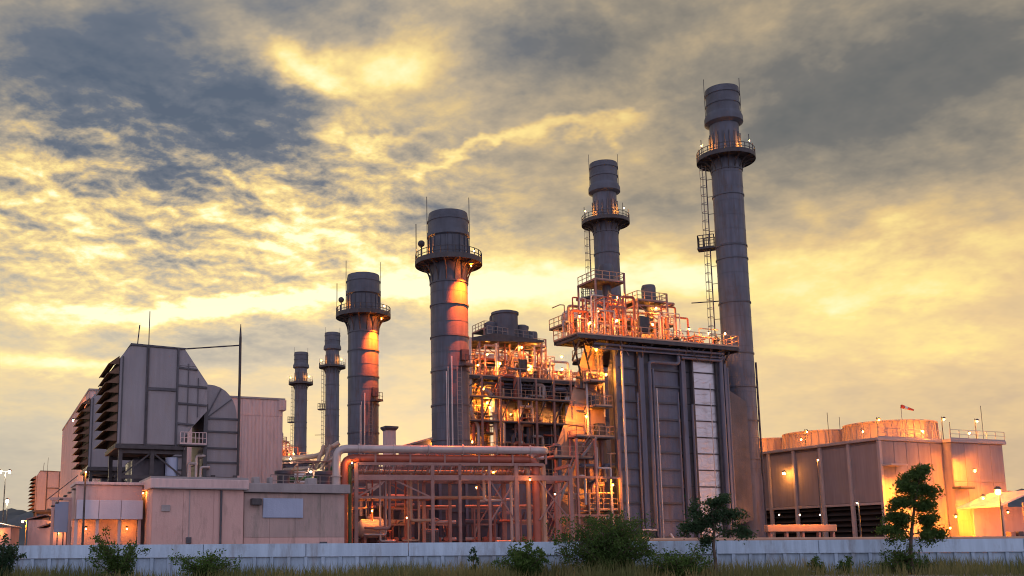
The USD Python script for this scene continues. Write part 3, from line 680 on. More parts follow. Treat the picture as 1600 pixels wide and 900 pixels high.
        for x, y, r, z0, z1 in ((-21.6, -4.4, .8, 28.6, 30.9), (-19.5, -4.6, 1.7, 28.6, 32.5), (-17.1, -4.6, .95, 28.4, 30.8), (-15.6, -4.2, .5, 28, 29.6)):
            MB().lathe([(r, z0), (r, z1 - .6), (r * 1.08, z1 - .5), (r * 1.08, z1 - .2), (r * .7, z1), (0, z1)], 22, (x, y, 0)).build('vent_silencer', 'stack_cap', t, smooth=40)
        MB().rail([(-23.0, -6.2, 28.9), (-16.2, -6.2, 28.6)], 1.1, .8, .035).build('handrail', 'rail_steel', t)
        for pts, r in (([(-26.0, -7.2, 28.0), (-26.0, -7.2, 18.5), (-25.0, -7.2, 16.6), (-25.0, -7.2, 10)], .22), ([(-24.2, -7.2, 21.5), (-22.6, -7.2, 20.4), (-22.6, -7.2, 12)], .3), ([(-19.0, -7.4, 22.4), (-19.0, -7.4, 13)], .2)):
            MB().pipe(pts, r, 9).build('pipe', 'pipe_pale', t)
        for z in (13.4, 17.2):
            MB().box(-26.5, -10, -8.0, -6.1, z, z + .14).build('landing', 'dark_steel', t)
            MB().rail([(-26.5, -7.95, z + .14), (-10, -7.95, z + .14)], 1.1, 1.0).build('handrail', 'pipe_orange', t)
        MB().tube([(-21.5, -4.6, 30.2), (-17.6, -4.6, 30.2)], .55, 14).build('cross_vessel', 'stack_cap', t, smooth=40)
        for x in np.arange(-27.5, -9, 2.6):
            MB().bar((x, -8.1, 4), (x, -8.1, 23), .24).build('column', 'rack_steel', t)
            MB().bar((x, -8.1, 17.4), (x + 2.6, -8.1, 22.8), .12).build('brace', 'dark_steel', t)
        for z in (10.2, 20.2): MB().box(-28, -9.5, -8.3, -6.1, z, z + .14).build('landing', 'dark_steel', t); MB().rail([(-28, -8.25, z + .14), (-9.5, -8.25, z + .14)], 1.1, 1.0).build('handrail', 'pipe_orange', t)
        for x0, x1, z0, z1 in ((-28.5, -27.2, 24, 22.9), (-28.6, -25, 20.4, 22.6)): MB().bar((x0, -8.2, z0), (x1, -8.2, z1), .14).build('brace', 'dark_steel', t)
        for k in range(58):
            x = q.uniform(-27.5, -10); z = q.uniform(10.5, 21); y = q.uniform(-7.8, -6.5); z2 = z + q.uniform(.6, 3.4)
            MB().pipe([(x, y, z), (x, y, z2), (x + q.choice((-1, 1)) * q.uniform(.5, 2.4), y, z2), (x, y + .8, z2)], q.choice((.08, .12, .18, .28)), 7).build('pipe', q.choice(('pipe_orange', 'pipe_red', 'rack_steel', 'casing', 'pipe_pale')), t)
    return t


b1 = boiler_house('tall grey panelled boiler house with a bright metal strip, beside the tallest chimney', W(0, 0), None)
boiler_house('orange lit boiler house with canopy roof, between the middle chimney and near boiler house', W(0, T2), None, True)
copy(b1, W(0, T3), PHI, 'far boiler house top showing at the right edge of the pale hall')
copy(b1, W(0, T4), PHI, 'farthest boiler house, almost hidden behind the large pale hall')

# ------------------------------------------------------------------ air intake houses
def intake_house(label, loc):
    t = thing('intake_house', label, 'air intake', loc, PHI, None)          # local x = 0 stands at s = -66
    MB().prism([(-5.45, 10.7), (-5.45, 18.3), (-4.55, 19.5), (.15, 19.4), (2.25, 16.4), (2.25, 13.9), (.9, 12.3), (-.2, 10.75)], -3.95, 3.95).build('filter_house', 'intake_paint', t)
    # wall sheets of the near side
    for poly in ([(-5.4, 10.75), (-5.4, 18.25), (-4.5, 19.4), (-3.22, 19.38), (-3.22, 10.75)], [(-2.95, 15.8), (-2.95, 19.35), (-.55, 19.3), (-.55, 15.8)], [(-2.95, 10.8), (-2.95, 15.5), (-.55, 15.5), (-.55, 10.8)]):
        MB().prism(poly, -4.0, -3.952).build('side_panel', 'intake_paint', t)
    for k in range(5):
        z0, z1 = 10.9 + 1.75 * k, 12.55 + 1.75 * k
        xr = lambda z: .05 + max(0, (z - 12.3) * .75) if z < 14.5 else min(2.2, .1 + (19.4 - z) * .7)
        x0a = max(-.35, -.2)
        if k < 1: poly = [(-.35, 10.85), (-.15, 10.85), (.9, 12.4), (-.35, 12.4)]
        else: poly = [(-.35, z0), (xr(z0) - .02 if z0 > 13.9 else min(2.1, .95 + (z0 - 12.3) * .8), z0), (xr(min(z1, 19.2)) - .02 if z1 > 13.9 else 1.9, min(z1, 19.2)), (-.35, min(z1, 19.2))]
        MB().prism(poly, -4.0, -3.952).build('side_panel', 'intake_paint', t)
    m = MB()
    MB().bar((-3.08, -4.06, 10.5), (-3.08, -4.06, 19.45), .22, .12).build('seam_post', 'casing_dark', t)
    MB().bar((-.45, -4.06, 10.6), (-.45, -4.06, 19.4), .16, .12).build('seam_post', 'casing_dark', t)
    MB().bar((-5.2, -4.05, 10.6), (-5.2, -4.05, 18.4), .10, .08).build('seam_post', 'casing_dark', t)
    MB().bar((-2.96, -4.06, 15.65), (-.55, -4.06, 15.65), .12, .24).build('seam_rail', 'casing_dark', t)
    for z, x1 in ((12.7, 1.1), (14.5, 2.2), (16.1, 2.2), (17.7, 1.3)): MB().bar((-.4, -4.06, z), (x1, -4.06, z - .12), .10, .16).build('seam_rail', 'casing_dark', t)
    for x in (.5, 1.4): MB().bar((x, -4.05, 12.4 + (x - .5)), (x, -4.05, 18.8 - 1.4 * x), .06, .08).build('seam_post', 'casing_dark', t)
    MB().cbox(-5.6, .3, -4.1, 4.1, 10.3, 10.68, .04).build('floor_frame', 'dark_steel', t)
    MB().prism([(-4.7, 19.42), (-4.6, 19.62), (.2, 19.5), (.15, 19.4)], -4.1, 4.1).build('roof_trim', 'casing_dark', t)
    # hoods of the louvred face
    for k in range(9):
        z = 10.95 + .84 * k; o = 1.15 if k < 7 else 1.05 - .05 * k + .3
        h = MB()
        y0, y1, x0, x1, za, zb = -3.9, 3.9, -5.5, -5.5 - o, z + .78, z + .02
        h.raw([[x0, y0, za], [x0, y1, za], [x1, y1, zb], [x1, y0, zb], [x0, y0, za - .09], [x0, y1, za - .09], [x1, y1, zb - .09], [x1, y0, zb - .09]], MB.QUADS)
        for y in (y0, y1): h.raw([[x0, y, za], [x1, y, zb], [x0, y, zb]], [[0, 1, 2]])
        h.build('louvre_hood', 'louvre', t)
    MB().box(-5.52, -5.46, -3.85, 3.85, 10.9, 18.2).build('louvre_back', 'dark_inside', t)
    # duct that turns down to the machine
    arc = [(2.26 + 2.95 * math.sin(a) ** .8, 13.4 + 3.1 * math.cos(a)) for a in np.linspace(.0, PI / 2, 9)]
    MB().prism([(2.26, 8.1), (2.26, 16.5)] + arc[1:] + [(5.25, 8.1)], -3.0, 3.0).build('inlet_duct', 'intake_paint', t)
    for z in (9.3, 10.6, 12.1, 13.3): MB().box(2.3, 5.36, -3.12, 3.12, z, z + .16).build('duct_rib', 'casing_dark', t)
    for a in (.5, .95): MB().bar((2.3, -3.05, 13.3), (2.26 + 2.95 * math.sin(a), -3.05, 13.4 + 3.1 * math.cos(a)), .1).build('duct_rib', 'casing_dark', t)
    MB().box(2.1, 2.45, -3.5, -3.02, 7.6, 14.6).build('duct_column', 'casing_dark', t)
    # walkway in the gap under the slope
    MB().box(-.2, 2.2, -4.4, -3.2, 10.7, 10.82).build('walkway', 'dark_steel', t)
    MB().rail([(-.1, -4.3, 10.8), (2.2, -4.3, 10.8)], 1.1, .35, .03).build('handrail', 'pale_wall', t)
    # steel legs, tie beams and bracing below
    for x in (-5.1, -2.4, .4, 3.0, 5.0):
        for y in (-3.6, 3.6): MB().bar((x, y, 0), (x, y, 10.4 if x < 1 else 8.2), .34).build('support_leg', 'dark_steel', t)
    for y in (-3.6, 3.6):
        for z in (7.9, 10.1): MB().bar((-5.1, y, z), (.6, y, z), .22, .3).build('tie_beam', 'dark_steel', t)
        MB().bar((-5.1, y, 7.9), (-2.4, y, 10.1), .14).build('brace', 'dark_steel', t)
        MB().bar((.4, y, 7.9), (-2.4, y, 10.1), .14).build('brace', 'dark_steel', t)
    MB().cbox(-3.9, -1.0, -2.5, 2.5, 7.2, 9.6, .15).build('silencer_box', 'machine', t)
    MB().tube([(-.6, -3.1, 7.2), (-.6, -3.1, 9.7)], .55, 14).build('lube_tank', 'blue_panel', t, smooth=40)
    for k, (x, zz) in enumerate(((.8, 9.2), (1.5, 9.9), (1.9, 8.9))): MB().pipe([(x, -3.5, 7), (x, -3.5, zz), (x + .8, -3.5, zz), (x + .8, -1, zz)], .13, 7).build('pipe', 'pipe_pale', t)
    # rods and the mast with its arm
    MB().tube([(-3.08, -4.12, 10.6), (-3.08, -4.12, 22.6)], [.07, .035], 6).build('lightning_rod', 'dark_steel', t)
    MB().tube([(-4.0, -3.6, 19.4), (-3.85, -3.6, 21.4)], .05, 6).build('lightning_rod', 'dark_steel', t)
    MB().tube([(5.25, -3.6, 8.2), (5.25, -3.6, 20.9), (5.25, -3.6, 22.2)], [.13, .12, .03], 8).build('mast', 'dark_steel', t)
    MB().bar((.1, -3.6, 19.5), (5.2, -3.6, 20.2), .11).build('mast_arm', 'dark_steel', t)
    return t


i1 = intake_house('big grey air intake house with dark louvre hoods, largest of its row', W(-66, 0))
copy(i1, W(-66, T2), PHI, 'second air intake house, half hidden behind the largest one')
copy(i1, W(-66, T3), PHI, 'small far air intake house alone at the left edge')

# ------------------------------------------------------------------ the large pale hall
t = thing('turbine_hall', 'large windowless pale pink hall behind the air intake houses', 'hall', W(-70.3, 38), PHI)
MB().box(0.02, 25.2, .06, 47, 0, 21.6).build('hall_core', 'pale_wall', t)
for k in range(9):
    MB().box(.05 + 2.8 * k, 2.8 * k + 2.8, 0, .055, 0, 19.3).build('wall_panel', 'pale_wall', t)
    MB().box(.05 + 2.8 * k, 2.8 * k + 2.8, -.012, .055, 19.36, 21.5).build('parapet_panel', 'pale_wall', t)
for k in range(12): MB().box(-.05, .015, .1 + 3.9 * k, 3.95 + 3.9 * k, 0, 21.5).build('wall_panel', 'pink_wall', t)
MB().box(-.1, 25.5, -.12, 47.1, 21.6, 21.85).build('roof', 'roof_edge', t)
lamp_head(t, (-1.7, 1.5, 17.9), 'sodium_flood', .16, globe=.085)
MB().bar((0, 1.5, 18.2), (-1.7, 1.5, 18.1), .08).build('lamp_arm', 'dark_steel', t)
MB().box(24.6, 25.6, -.3, 3, 20.2, 21.58).build('roof_hood', 'pale_wall', t)

# ------------------------------------------------------------------ front row of low buildings, left
t = thing('plain_building', 'windowless pink block with flat overhanging roof below the largest air intake house', 'building', W(-69.65, -13), PHI)
MB().box(0, 7.25, 0, 6, 0, 6.35).build('wall', 'pink_wall', t)
for k in range(3): MB().box(.03 + 2.41 * k, 2.41 * k + 2.39, -.03, 0, .5, 6.3).build('wall_panel', 'pink_wall', t)
MB().cbox(-.25, 7.6, -.35, 6.3, 6.38, 7.15, .05).build('roof', 'pale_wall', t)
MB().box(-.2, 7.55, -.3, 6.2, 7.152, 7.32).build('roof_cap', 'roof_edge', t)
MB().tube([(5.4, -.14, .2), (5.4, -.14, 6.3)], .09, 8).build('downpipe', 'casing_dark', t)
MB().cbox(.7, 1.4, -.12, -.032, 4.6, 5.1, .02).build('wall_vent', 'roof_edge', t)
MB().bar((.05, -.4, 6.42), (7.4, -.4, 6.42), .10).build('gutter', 'roof_edge', t)
MB().bar((2.9, -.07, 2.4), (2.9, -.07, 6.3), .06).build('conduit', 'roof_edge', t)
MB().cbox(2.7, 3.1, -.2, -.032, 2.1, 2.6, .02).build('junction_box', 'casing_dark', t)

t = thing('flat_roofed_building', 'long stained low building with one blue panel on its wall, left of the pipe rack', 'building', W(-62.3, -12.7), PHI)
MB().box(0, 8.6, 0, 5.5, 0, 6.15).build('wall', 'stained_wall', t)
for k in range(4): MB().box(.02 + 2.15 * k, 2.15 * k + 2.13, -.035, 0, 2.6, 6.1).build('wall_panel', 'stained_wall', t)
for k in range(4): MB().box(.02 + 2.15 * k, 2.15 * k + 2.13, -.035, 0, .2, 2.55).build('wall_panel', 'pink_wall', t)
MB().cbox(-.1, 9.0, -.4, 5.8, 6.2, 6.95, .04).build('roof', 'roof_edge', t)
MB().cbox(1.55, 4.95, -.16, -.036, 4.15, 5.75, .03).build('blue_panel', 'blue_panel', t)
MB().cbox(.5, 1.35, -.6, -.036, 5.15, 5.7, .05).build('air_unit', 'dark_steel', t)
MB().cbox(6.4, 7.0, -.3, -.036, .2, 2.2, .03).build('door', 'casing_dark', t)
for x, w in ((.9, .5), (2.2, .3), (5.5, .8)): MB().cbox(x, x + w, .4, 1.4, 6.96, 7.5, .05).build('roof_vent', 'roof_edge', t)

t = thing('canopy_building', 'pink building with a pale hanging canopy band, left of the windowless block', 'building', W(-75.1, -10), PHI)
MB().box(0, 5.1, 0, 5, 4.1, 6.75).build('upper_wall', 'pink_wall', t)
MB().cbox(-.1, 5.25, -.2, 5.1, 6.77, 7.0, .03).build('roof', 'pale_wall', t)
for k in range(3): MB().cbox(.06 + 1.7 * k, 1.7 * k + 1.72, -.45, -.25, 4.05, 5.55, .02).build('canopy_panel', 'white_band', t)
MB().box(0, 5.1, -.42, 0, 4.06, 4.16).build('canopy_soffit', 'roof_edge', t)
MB().box(0, 5.1, 2.6, 2.8, 0, 4.08).build('back_wall', 'pink_wall', t)
for x in (.1, 1.7, 3.4, 4.95): MB().cbox(x - .12, x + .12, -.1, .15, 0, 4.08, .02).build('column', 'pale_wall', t)
for k in range(7): MB().box(-.25 - .3 * k, .0 - .3 * k, .5, 1.8, 6.5 - .27 * k - .1, 6.5 - .27 * k).build('step', 'dark_steel', t)
MB().bar((.1, .4, 7.5), (-2.2, .4, 5.5), .07).build('handrail', 'dark_steel', t)
for p in ((1.0, 1.6, 3.4), (4.2, 1.7, 3.4)): lamp_head(t, p, 'sodium_dim', .10)

t = thing('portal_frame', 'small pink portal frame holding a blue panel, far left of the canopy building', 'frame', W(-76.6, -6), PHI)
for x in (-.05, 1.3): MB().cbox(x, x + .22, 0, .25, 0, 5.7, .02).build('post', 'pink_wall', t)
MB().cbox(-.2, 1.65, -.03, .28, 5.7, 5.95, .02).build('beam', 'pink_wall', t)
MB().cbox(.19, 1.28, .05, .15, 3.1, 5.6, .02).build('blue_panel', 'blue_panel', t)
for x in (.5, .95): MB().bar((x, .1, 0), (x, .1, 3.1), .1).build('leg', 'casing_dark', t)

t = thing('steel_column', 'dark strip standing in for the shaded gap between canopy building and windowless block', 'column', W(-69.88 + .05, -9.2), PHI)  # solid dark upright put in for the dark of a shaded gap
MB().bar((0, 0, 0), (0, 0, 6.6), .32).build('shaft', 'dark_steel', t)
MB().cbox(-.3, .3, -.3, .3, 6.6, 6.9, .03).build('cap_plate', 'dark_steel', t)
lamp_head(t, (-.05, -.5, 6.2), 'sodium_dim', .08)

for i, (x, y, w, h, dp, lab) in enumerate(((-46.5, 108, 4.2, 4.1, 4, 'low red shed at the far left edge'), (-41.8, 112, 3.6, 5.0, 4, 'low pink shed under the small far air intake house'), (-37.6, 104, 2.6, 3.9, 3, 'narrow low shed left of the blue panel frame'))):
    t = thing('low_shed', lab, 'shed', (x, y, 0), .15)
    MB().box(0, w, 0, dp, 0, h).build('wall', 'pink_wall', t)
    MB().prism([(-.2, h), (w / 2, h + .5), (w + .2, h), (w + .2, h + .12), (w / 2, h + .62), (-.2, h + .12)], -.25, dp + .2).build('roof', 'rack_steel', t)
    MB().cbox(w * .4, w * .4 + .9, -.06, -.01, 0, 2.1, .02).build('door', 'dark_steel', t)
    lamp_head(t, (w * .75, -.6, h - .5), 'sodium_dim', .11)

# ------------------------------------------------------------------ pipe rack in front
def rack_clutter():
    """pump skids, vessels and cabinets on the ground behind the rack"""
    q = random.Random(12)
    c, s = math.cos(RA), math.sin(RA)
    names = ('pump skid with bent pipes', 'upright vessel with a domed top', 'tall grey cabinet with a louvred door', 'pipe manifold on a steel frame')
    spots = ((4.6, 7.2, 0), (6.4, 6.6, 3), (7.6, 7.4, 1), (9.7, 6.8, 2), (10.6, 7.6, 3), (15.0, 7.1, 3), (17.2, 7.4, 1), (19.4, 6.6, 3))
    where = ('right of the lit tank', 'second from the left', 'third from the left', 'left of the middle', 'left of the slim middle post', 'third from the right', 'second from the right', 'at the right end')
    for (x, y, kind), w in zip(spots, where):
        nm = ('pump_skid', 'upright_vessel', 'cabinet', 'pipe_manifold')[kind]
        t = thing(nm, f'{names[kind]}, {w} behind the pipe rack', ('pump', 'vessel', 'cabinet', 'pipes')[kind], (RX + c * x - s * y, RY + s * x + c * y, 0), RA)
        if kind == 0:
            MB().cbox(-.9, .9, -.6, .6, 0, .5, .05).build('base', 'machine', t)
            MB().tube([(-.7, 0, 1.0), (.2, 0, 1.0)], .42, 14).build('motor', 'casing', t, smooth=40)
            MB().lathe([(.1, .5), (.5, .6), (.55, 1.3), (.3, 1.6), (0, 1.6)], 14, (.6, 0, 0)).build('pump_case', 'machine', t, smooth=40)
            MB().pipe([(.6, 0, 1.5), (.6, 0, 4.4), (-.8, 0, 4.4), (-.8, 0, 6.8)], .17, 9).build('pipe', 'pipe_pale', t, smooth=40)
            MB().pipe([(.9, 0, .9), (1.6, 0, .9), (1.6, 0, 5.6)], .13, 9).build('pipe', 'rack_steel', t, smooth=40)
        elif kind == 1:
            for a in (0, 2.1, 4.2): MB().bar((.5 * math.cos(a), .5 * math.sin(a), 0), (.5 * math.cos(a), .5 * math.sin(a), 1.3), .12).build('leg', 'machine', t)
            MB().lathe([(0, .9), (.45, 1.0), (.75, 1.4), (.75, 4.6), (.55, 5.0), (0, 5.2)], 20).build('shell', 'casing', t, smooth=50)
            for z in (2.1, 3.9): MB().lathe([(.75, z), (.81, z), (.81, z + .12), (.75, z + .12)], 20).build('band', 'machine', t)
            MB().pipe([(0, 0, 5.1), (0, 0, 6.2), (1.2, 0, 6.2), (1.2, 0, .6)], .12, 8).build('pipe', 'pipe_pale', t, smooth=40)
        elif kind == 2:
            MB().cbox(-.8, .8, -.45, .45, 0, 3.4, .04).build('body', 'casing', t)
            MB().cbox(-.74, -.02, -.49, -.452, .2, 3.2, .02).build('door', 'machine', t)
            MB().cbox(.02, .74, -.49, -.452, .2, 3.2, .02).build('door', 'machine', t)
            for k in range(5): MB().box(-.6, -.15, -.52, -.492, 2.2 + .16 * k, 2.3 + .16 * k).build('louvre', 'dark_steel', t)
            MB().bar((-.5, 0, 3.4), (-.5, 0, 7.4), .22).build('cable_riser', 'rack_steel', t)
        else:
            for xx in (-1, 1):
                for yy in (-.5, .5): MB().bar((xx, yy, 0), (xx, yy, 5.4), .14).build('post', 'rack_steel', t)
            for z in (2.2, 3.8, 5.3):
                MB().box(-1.1, 1.1, -.57, -.43, z - .08, z + .08).build('beam', 'rack_steel', t)
                MB().tube([(-1.8, 0, z + .25), (1.8, 0, z + .25)], q.choice((.12, .18, .24)), 9).build('pipe', q.choice(('pipe_pale', 'machine', 'pipe_orange')), t)
            for k in range(4): x0 = -.9 + .6 * k; MB().pipe([(x0, -.2, .3), (x0, -.2, 2.0 + q.random() * 3), (x0 + .4, -.2, 2.6 + q.random() * 2.5), (x0 + .4, 1, 4)], .08, 7).build('pipe', q.choice(('pipe_pale', 'pipe_red', 'machine')), t)
            for k in range(3): MB().tube([(-.7 + .7 * k, -.35, 2.45), (-.7 + .7 * k, -.75, 2.45)], [.22, .22], 10).build('hand_wheel', 'pipe_red', t)


RX, RY, RA = -6.5, 88.0, math.radians(9.0)
t = thing('pipe_rack', 'wide steel pipe rack with two big top pipes, before the middle chimney', 'pipe rack', (RX, RY, 0), RA)
for pts, r, mt in (([(.28, 0, 0), (.28, 0, 10.25), (19.3, 0, 10.25), (19.3, 5.5, 10.25)], .36, 'pipe_pale'),
                   ([(18.95, .1, 0), (18.95, .1, 9.0)], .20, 'pipe_orange'),
                   ([(.98, .3, 0), (.98, .3, 9.45), (18.3, .3, 9.45), (18.3, .3, 0)], .36, 'pipe_red'),
                   ([(1.5, .9, 0), (1.5, .9, 8.9), (1.5, 4.6, 8.9)], .20, 'pipe_green'),
                   ([(1.75, 1.6, 0), (1.75, 1.6, 6.4), (3.0, 1.6, 6.4), (3.0, 4.4, 6.4)], .15, 'pipe_red'),
                   ([(17.6, .4, 0), (17.6, .4, 8.8), (12, .4, 8.8)], .22, 'pipe_orange'), ([(18.85, 1.0, 0), (18.85, 1.0, 8.6), (18.85, 5, 8.6)], .26, 'pipe_orange'),
                   ([(2.2, 1.4, 8.35), (18, 1.4, 8.35)], .18, 'pipe_orange'), ([(2.2, 2.0, 8.3), (18, 2.0, 8.3)], .14, 'pipe_pale'), ([(2.2, 2.9, 8.4), (20, 2.9, 8.4)], .24, 'rack_steel'),
                   ([(2.4, 3.4, 9.9), (20, 3.4, 9.9)], .20, 'pipe_pale'), ([(2.4, 3.9, 6.2), (15.8, 3.9, 6.2)], .16, 'pipe_orange')):
    MB().pipe(pts, r, 14, bend=r * 2.4).build('pipe', mt, t, smooth=40)
for x in np.arange(2.2, 18, 3.1):
    for y, z, r in ((0, 10.25, .40), (.3, 9.45, .36)):
        MB().tube([(x, y, z), (x + .09, y, z)], r + .07, 16).build('flange', 'pipe_pale' if y == 0 else 'pipe_red', t, smooth=40)
    MB().bar((x + 1.5, 0, 9.0), (x + 1.5, 0, 9.85), .16).build('pipe_shoe', 'rack_steel', t)
for z in (2.6, 5.2, 7.8):
    for x in (.28,): MB().tube([(x, 0, z), (x, 0, z + .09)], .47, 16).build('flange', 'pipe_pale', t, smooth=40)
for y in (-.1, 4.4):
    for x, w in ((2.0, .34), (8.75, .30), (11.2, .26), (13.9, .24), (16.35, .36), (21.4, .34)):
        MB().cbox(x - w / 2, x + w / 2, y - w / 2, y + w / 2, 0, 9.0 if x < 20 else 8.6, .02).build('column', 'rack_steel', t)
    for z, h, x1 in ((7.75, .46, 21.4), (8.95, .26, 18.9), (6.0, .2, 8.7)):
        MB().box(2.0, x1, y - .13, y + .13, z - h / 2, z + h / 2).build('beam', 'rack_steel', t)
    m = [((13.9, 3.8), (16.3, 7.6)), ((16.3, 3.8), (13.9, 7.6)), ((2.0, 6.0), (5.0, 7.7)), ((8.7, 6.0), (5.0, 7.7)), ((18.4, 4.0), (21.3, 7.6)), ((21.3, 4.0), (18.4, 7.6))]
    for (x0, z0), (x1, z1) in m: MB().bar((x0, y + .05, z0), (x1, y + .05, z1), .12).build('brace', 'rack_steel', t)
for x in (2.0, 8.75, 11.2, 13.9, 16.35, 18.9, 21.4):
    for z in (7.7, 8.9): MB().box(x - .11, x + .11, .03, 4.27, z - .13, z + .13).build('cross_beam', 'rack_steel', t)
for k in range(34):
    x = 2.3 + 16.2 * k / 34; z = 9.05
    m = MB(); m.bar((x, -.1, 9.06), (x + rnd.uniform(-.3, .3), rnd.uniform(.5, 3), 7.9), .06); m.bar((x, .2, 8.2), (x + .28, .2, 9.0), .05); m.build('hanger', rnd.choice(('rail_steel', 'rack_steel', 'pipe_pale')), t)
for k in range(16):
    x = rnd.choice((rnd.uniform(2.4, 8), rnd.uniform(13.6, 17.6))); r = rnd.choice((.07, .1, .14))
    y, z = rnd.uniform(.8, 3.8), rnd.uniform(1.2, 6.8)
    MB().pipe([(x, y, 8.3), (x, y, z), (x + rnd.choice((-1, 1)) * rnd.uniform(.6, 2.4), y, z), (x + .01, y + 1.5, z)], r, 7).build('pipe', rnd.choice(('pipe_orange', 'rack_steel', 'pipe_pale', 'pipe_red')), t)
for p, mt in (((1.6, -.5, 9.0), 'sodium_dim'), ((12.6, -.6, 6.9), 'sodium_dim'), ((17.4, -.9, 7.6), 'sodium_dim'), ((14.6, 1.2, 8.4), 'sodium_dim'), ((20.2, .8, 6.4), 'sodium_dim'), ((6.9, 3.0, 4.4), 'sodium_dim')): lamp_head(t, p, mt, .11)
rack_clutter()

def turbine_enclosure(label, s, tt):
    t = thing('turbine_enclosure', label, 'turbine', W(s, tt), PHI)
    MB().cbox(0, 9.6, -3, 3, .3, 7.3, .08).build('housing', 'machine', t)
    for k in range(4):
        for z0, z1 in ((.6, 2.5), (2.65, 4.7), (4.85, 7.0)): MB().cbox(.12 + 2.36 * k, 2.36 * k + 2.34, -3.08, -3.003, z0, z1, .02).build('side_panel', 'machine', t)
    for k in range(5): MB().box(2.36 * k + .02, 2.36 * k + .18, -3.2, -3.09, .3, 7.2).build('stiffener', 'dark_steel', t)
    for z in (2.56, 4.76): MB().box(0, 9.6, -3.16, -3.085, z - .05, z + .06).build('stiffener', 'rail_steel', t)
    MB().prism([(9.6, 1.0), (9.6, 6.6), (15.5, 11.0), (20, 11.0), (20, .6), (15.5, .6)], -2.7, 2.7).build('exhaust_duct', 'casing_dark', t)
    MB().rail([(0, -2.9, 7.3), (9.5, -2.9, 7.3)], 1.1, 1.2, .035).build('handrail', 'rail_steel', t)
    for x in (2, 6): MB().lathe([(.6, 7.3), (.6, 8.6), (.85, 8.7), (.85, 9.0), (0, 9.1)], 16, (x, 0, 0)).build('vent', 'machine', t, smooth=40)
    for k in range(26):
        x, z = rnd.uniform(-8, 15), rnd.uniform(.5, 6.5)
        y = rnd.uniform(-5.2, -3.4)
        MB().pipe([(x, y, max(z - rnd.uniform(1, 3), .2)), (x, y, z), (x + rnd.uniform(-3, 3), y, z), (x + rnd.uniform(-3, 3), y + 1.4, z + .01)], rnd.choice((.06, .1, .16, .24)), 7).build('pipe', rnd.choice(('pipe_pale', 'rack_steel', 'machine', 'pipe_orange', 'dark_steel')), t)
    for k in range(10):
        x = rnd.uniform(-8, 14); w, h = rnd.uniform(.4, 1.3), rnd.uniform(.8, 2.2)
        MB().cbox(x, x + w, -5.6, -4.6, 0, h, .06).build('cabinet', rnd.choice(('machine', 'casing', 'rack_steel')), t)
    for p in ((7.6, -4.4, 3.6), (13, -4.6, 3.8)): lamp_head(t, p, 'sodium_dim', .11)
    return t


turbine_enclosure('dark panelled turbine enclosure standing behind the pipe rack', -57.5, 0)
turbine_enclosure('rear turbine enclosure behind the dark panelled one, mostly hidden by the pipe rack', -57.5, T2)

t = thing('horizontal_tank', 'small round ended tank lit orange behind the left end of the pipe rack', 'tank', (-4.6, 92.2, 0), .25)
MB().tube([(0, 0, 3.4), (.12, 0, 3.4), (.35, 0, 3.4), (2.3, 0, 3.4), (2.53, 0, 3.4), (2.65, 0, 3.4)], [.3, .62, .85, .85, .62, .3], 22).build('shell', 'tank_paint', t, smooth=50)
for x in (.6, 2.0): MB().cbox(x - .12, x + .12, -.6, .6, 0, 2.9, .02).build('saddle', 'rack_steel', t)
MB().tube([(1.3, 0, 4.2), (1.3, 0, 4.7)], .2, 10).build('manhole', 'rack_steel', t)
lamp_head(t, (1.1, -1.3, 5.0), 'sodium_soft', .11)

t = thing('vent_stub', 'short square vent with a flared cap between the two thick chimneys', 'vent', (-2.2, 121, 0), PHI)
MB().box(-.6, .6, -.6, .6, 0, 15.6).build('shaft', 'pale_wall', t)
MB().raw([[a * w, b * w, z] for z, w in ((15.6, .62), (15.9, .85), (16.1, .85)) for a, b in ((-1, -1), (1, -1), (1, 1), (-1, 1))], [[k * 4 + j, k * 4 + (j + 1) % 4, k * 4 + 4 + (j + 1) % 4, k * 4 + 4 + j] for k in range(2) for j in range(4)] + [[8, 9, 10, 11]]).build('cap', 'casing_dark', t)
t = thing('sloped_roof_block', 'small block with a sloped roof tucked against the foot of the middle chimney', 'building', (0.4, 121, 0), PHI)
MB().prism([(0, 0), (0, 13.9), (3.4, 14.9), (3.4, 0)], 0, 4).build('wall', 'casing', t)
MB().prism([(-.2, 13.86), (-.2, 14.05), (3.6, 15.15), (3.6, 14.96)], -.2, 4.2).build('roof', 'roof_edge', t)
lamp_head(t, (3.0, -.5, 14.2), 'sodium_soft', .12)

t = thing('pipe_bridge', 'pale lattice pipe bridge lit yellow between the large hall and the pipe rack', 'pipe bridge', (-17.5, 140, 0), .12)
for x in (0, 2.2, 4.4, 6.6):
    for y in (0, 2): MB().bar((x, y, 0), (x, y, 13.5), .25).build('column', 'rack_steel', t)
for z in (10.5, 12.0, 13.4): MB().bar((-.5, 0, z), (7.4, 0, z + .3), .22).build('beam', 'rack_steel', t)
for k in range(3): MB().bar((2.2 * k, 0, 10.5), (2.2 * k + 2.2, 0, 13.4), .14).build('brace', 'rack_steel', t)
for z, r, mt in ((14.0, .35, 'tank_paint'), (12.4, .3, 'pipe_pale'), (11.0, .3, 'pipe_green')): MB().pipe([(-1, 1, z), (5.0, 1, z + .5), (8, 1, z + 2.4)], r, 10).build('pipe', mt, t, smooth=40)
for x in (4.6, 5.5): MB().tube([(x, .5, 12.5), (x + 1.3, .5, 16.0)], .28, 8).build('chute', 'tank_paint', t)
for p in ((1.2, -.7, 14.0), (4.0, -.8, 12.2)): lamp_head(t, p, 'mercury', .14)

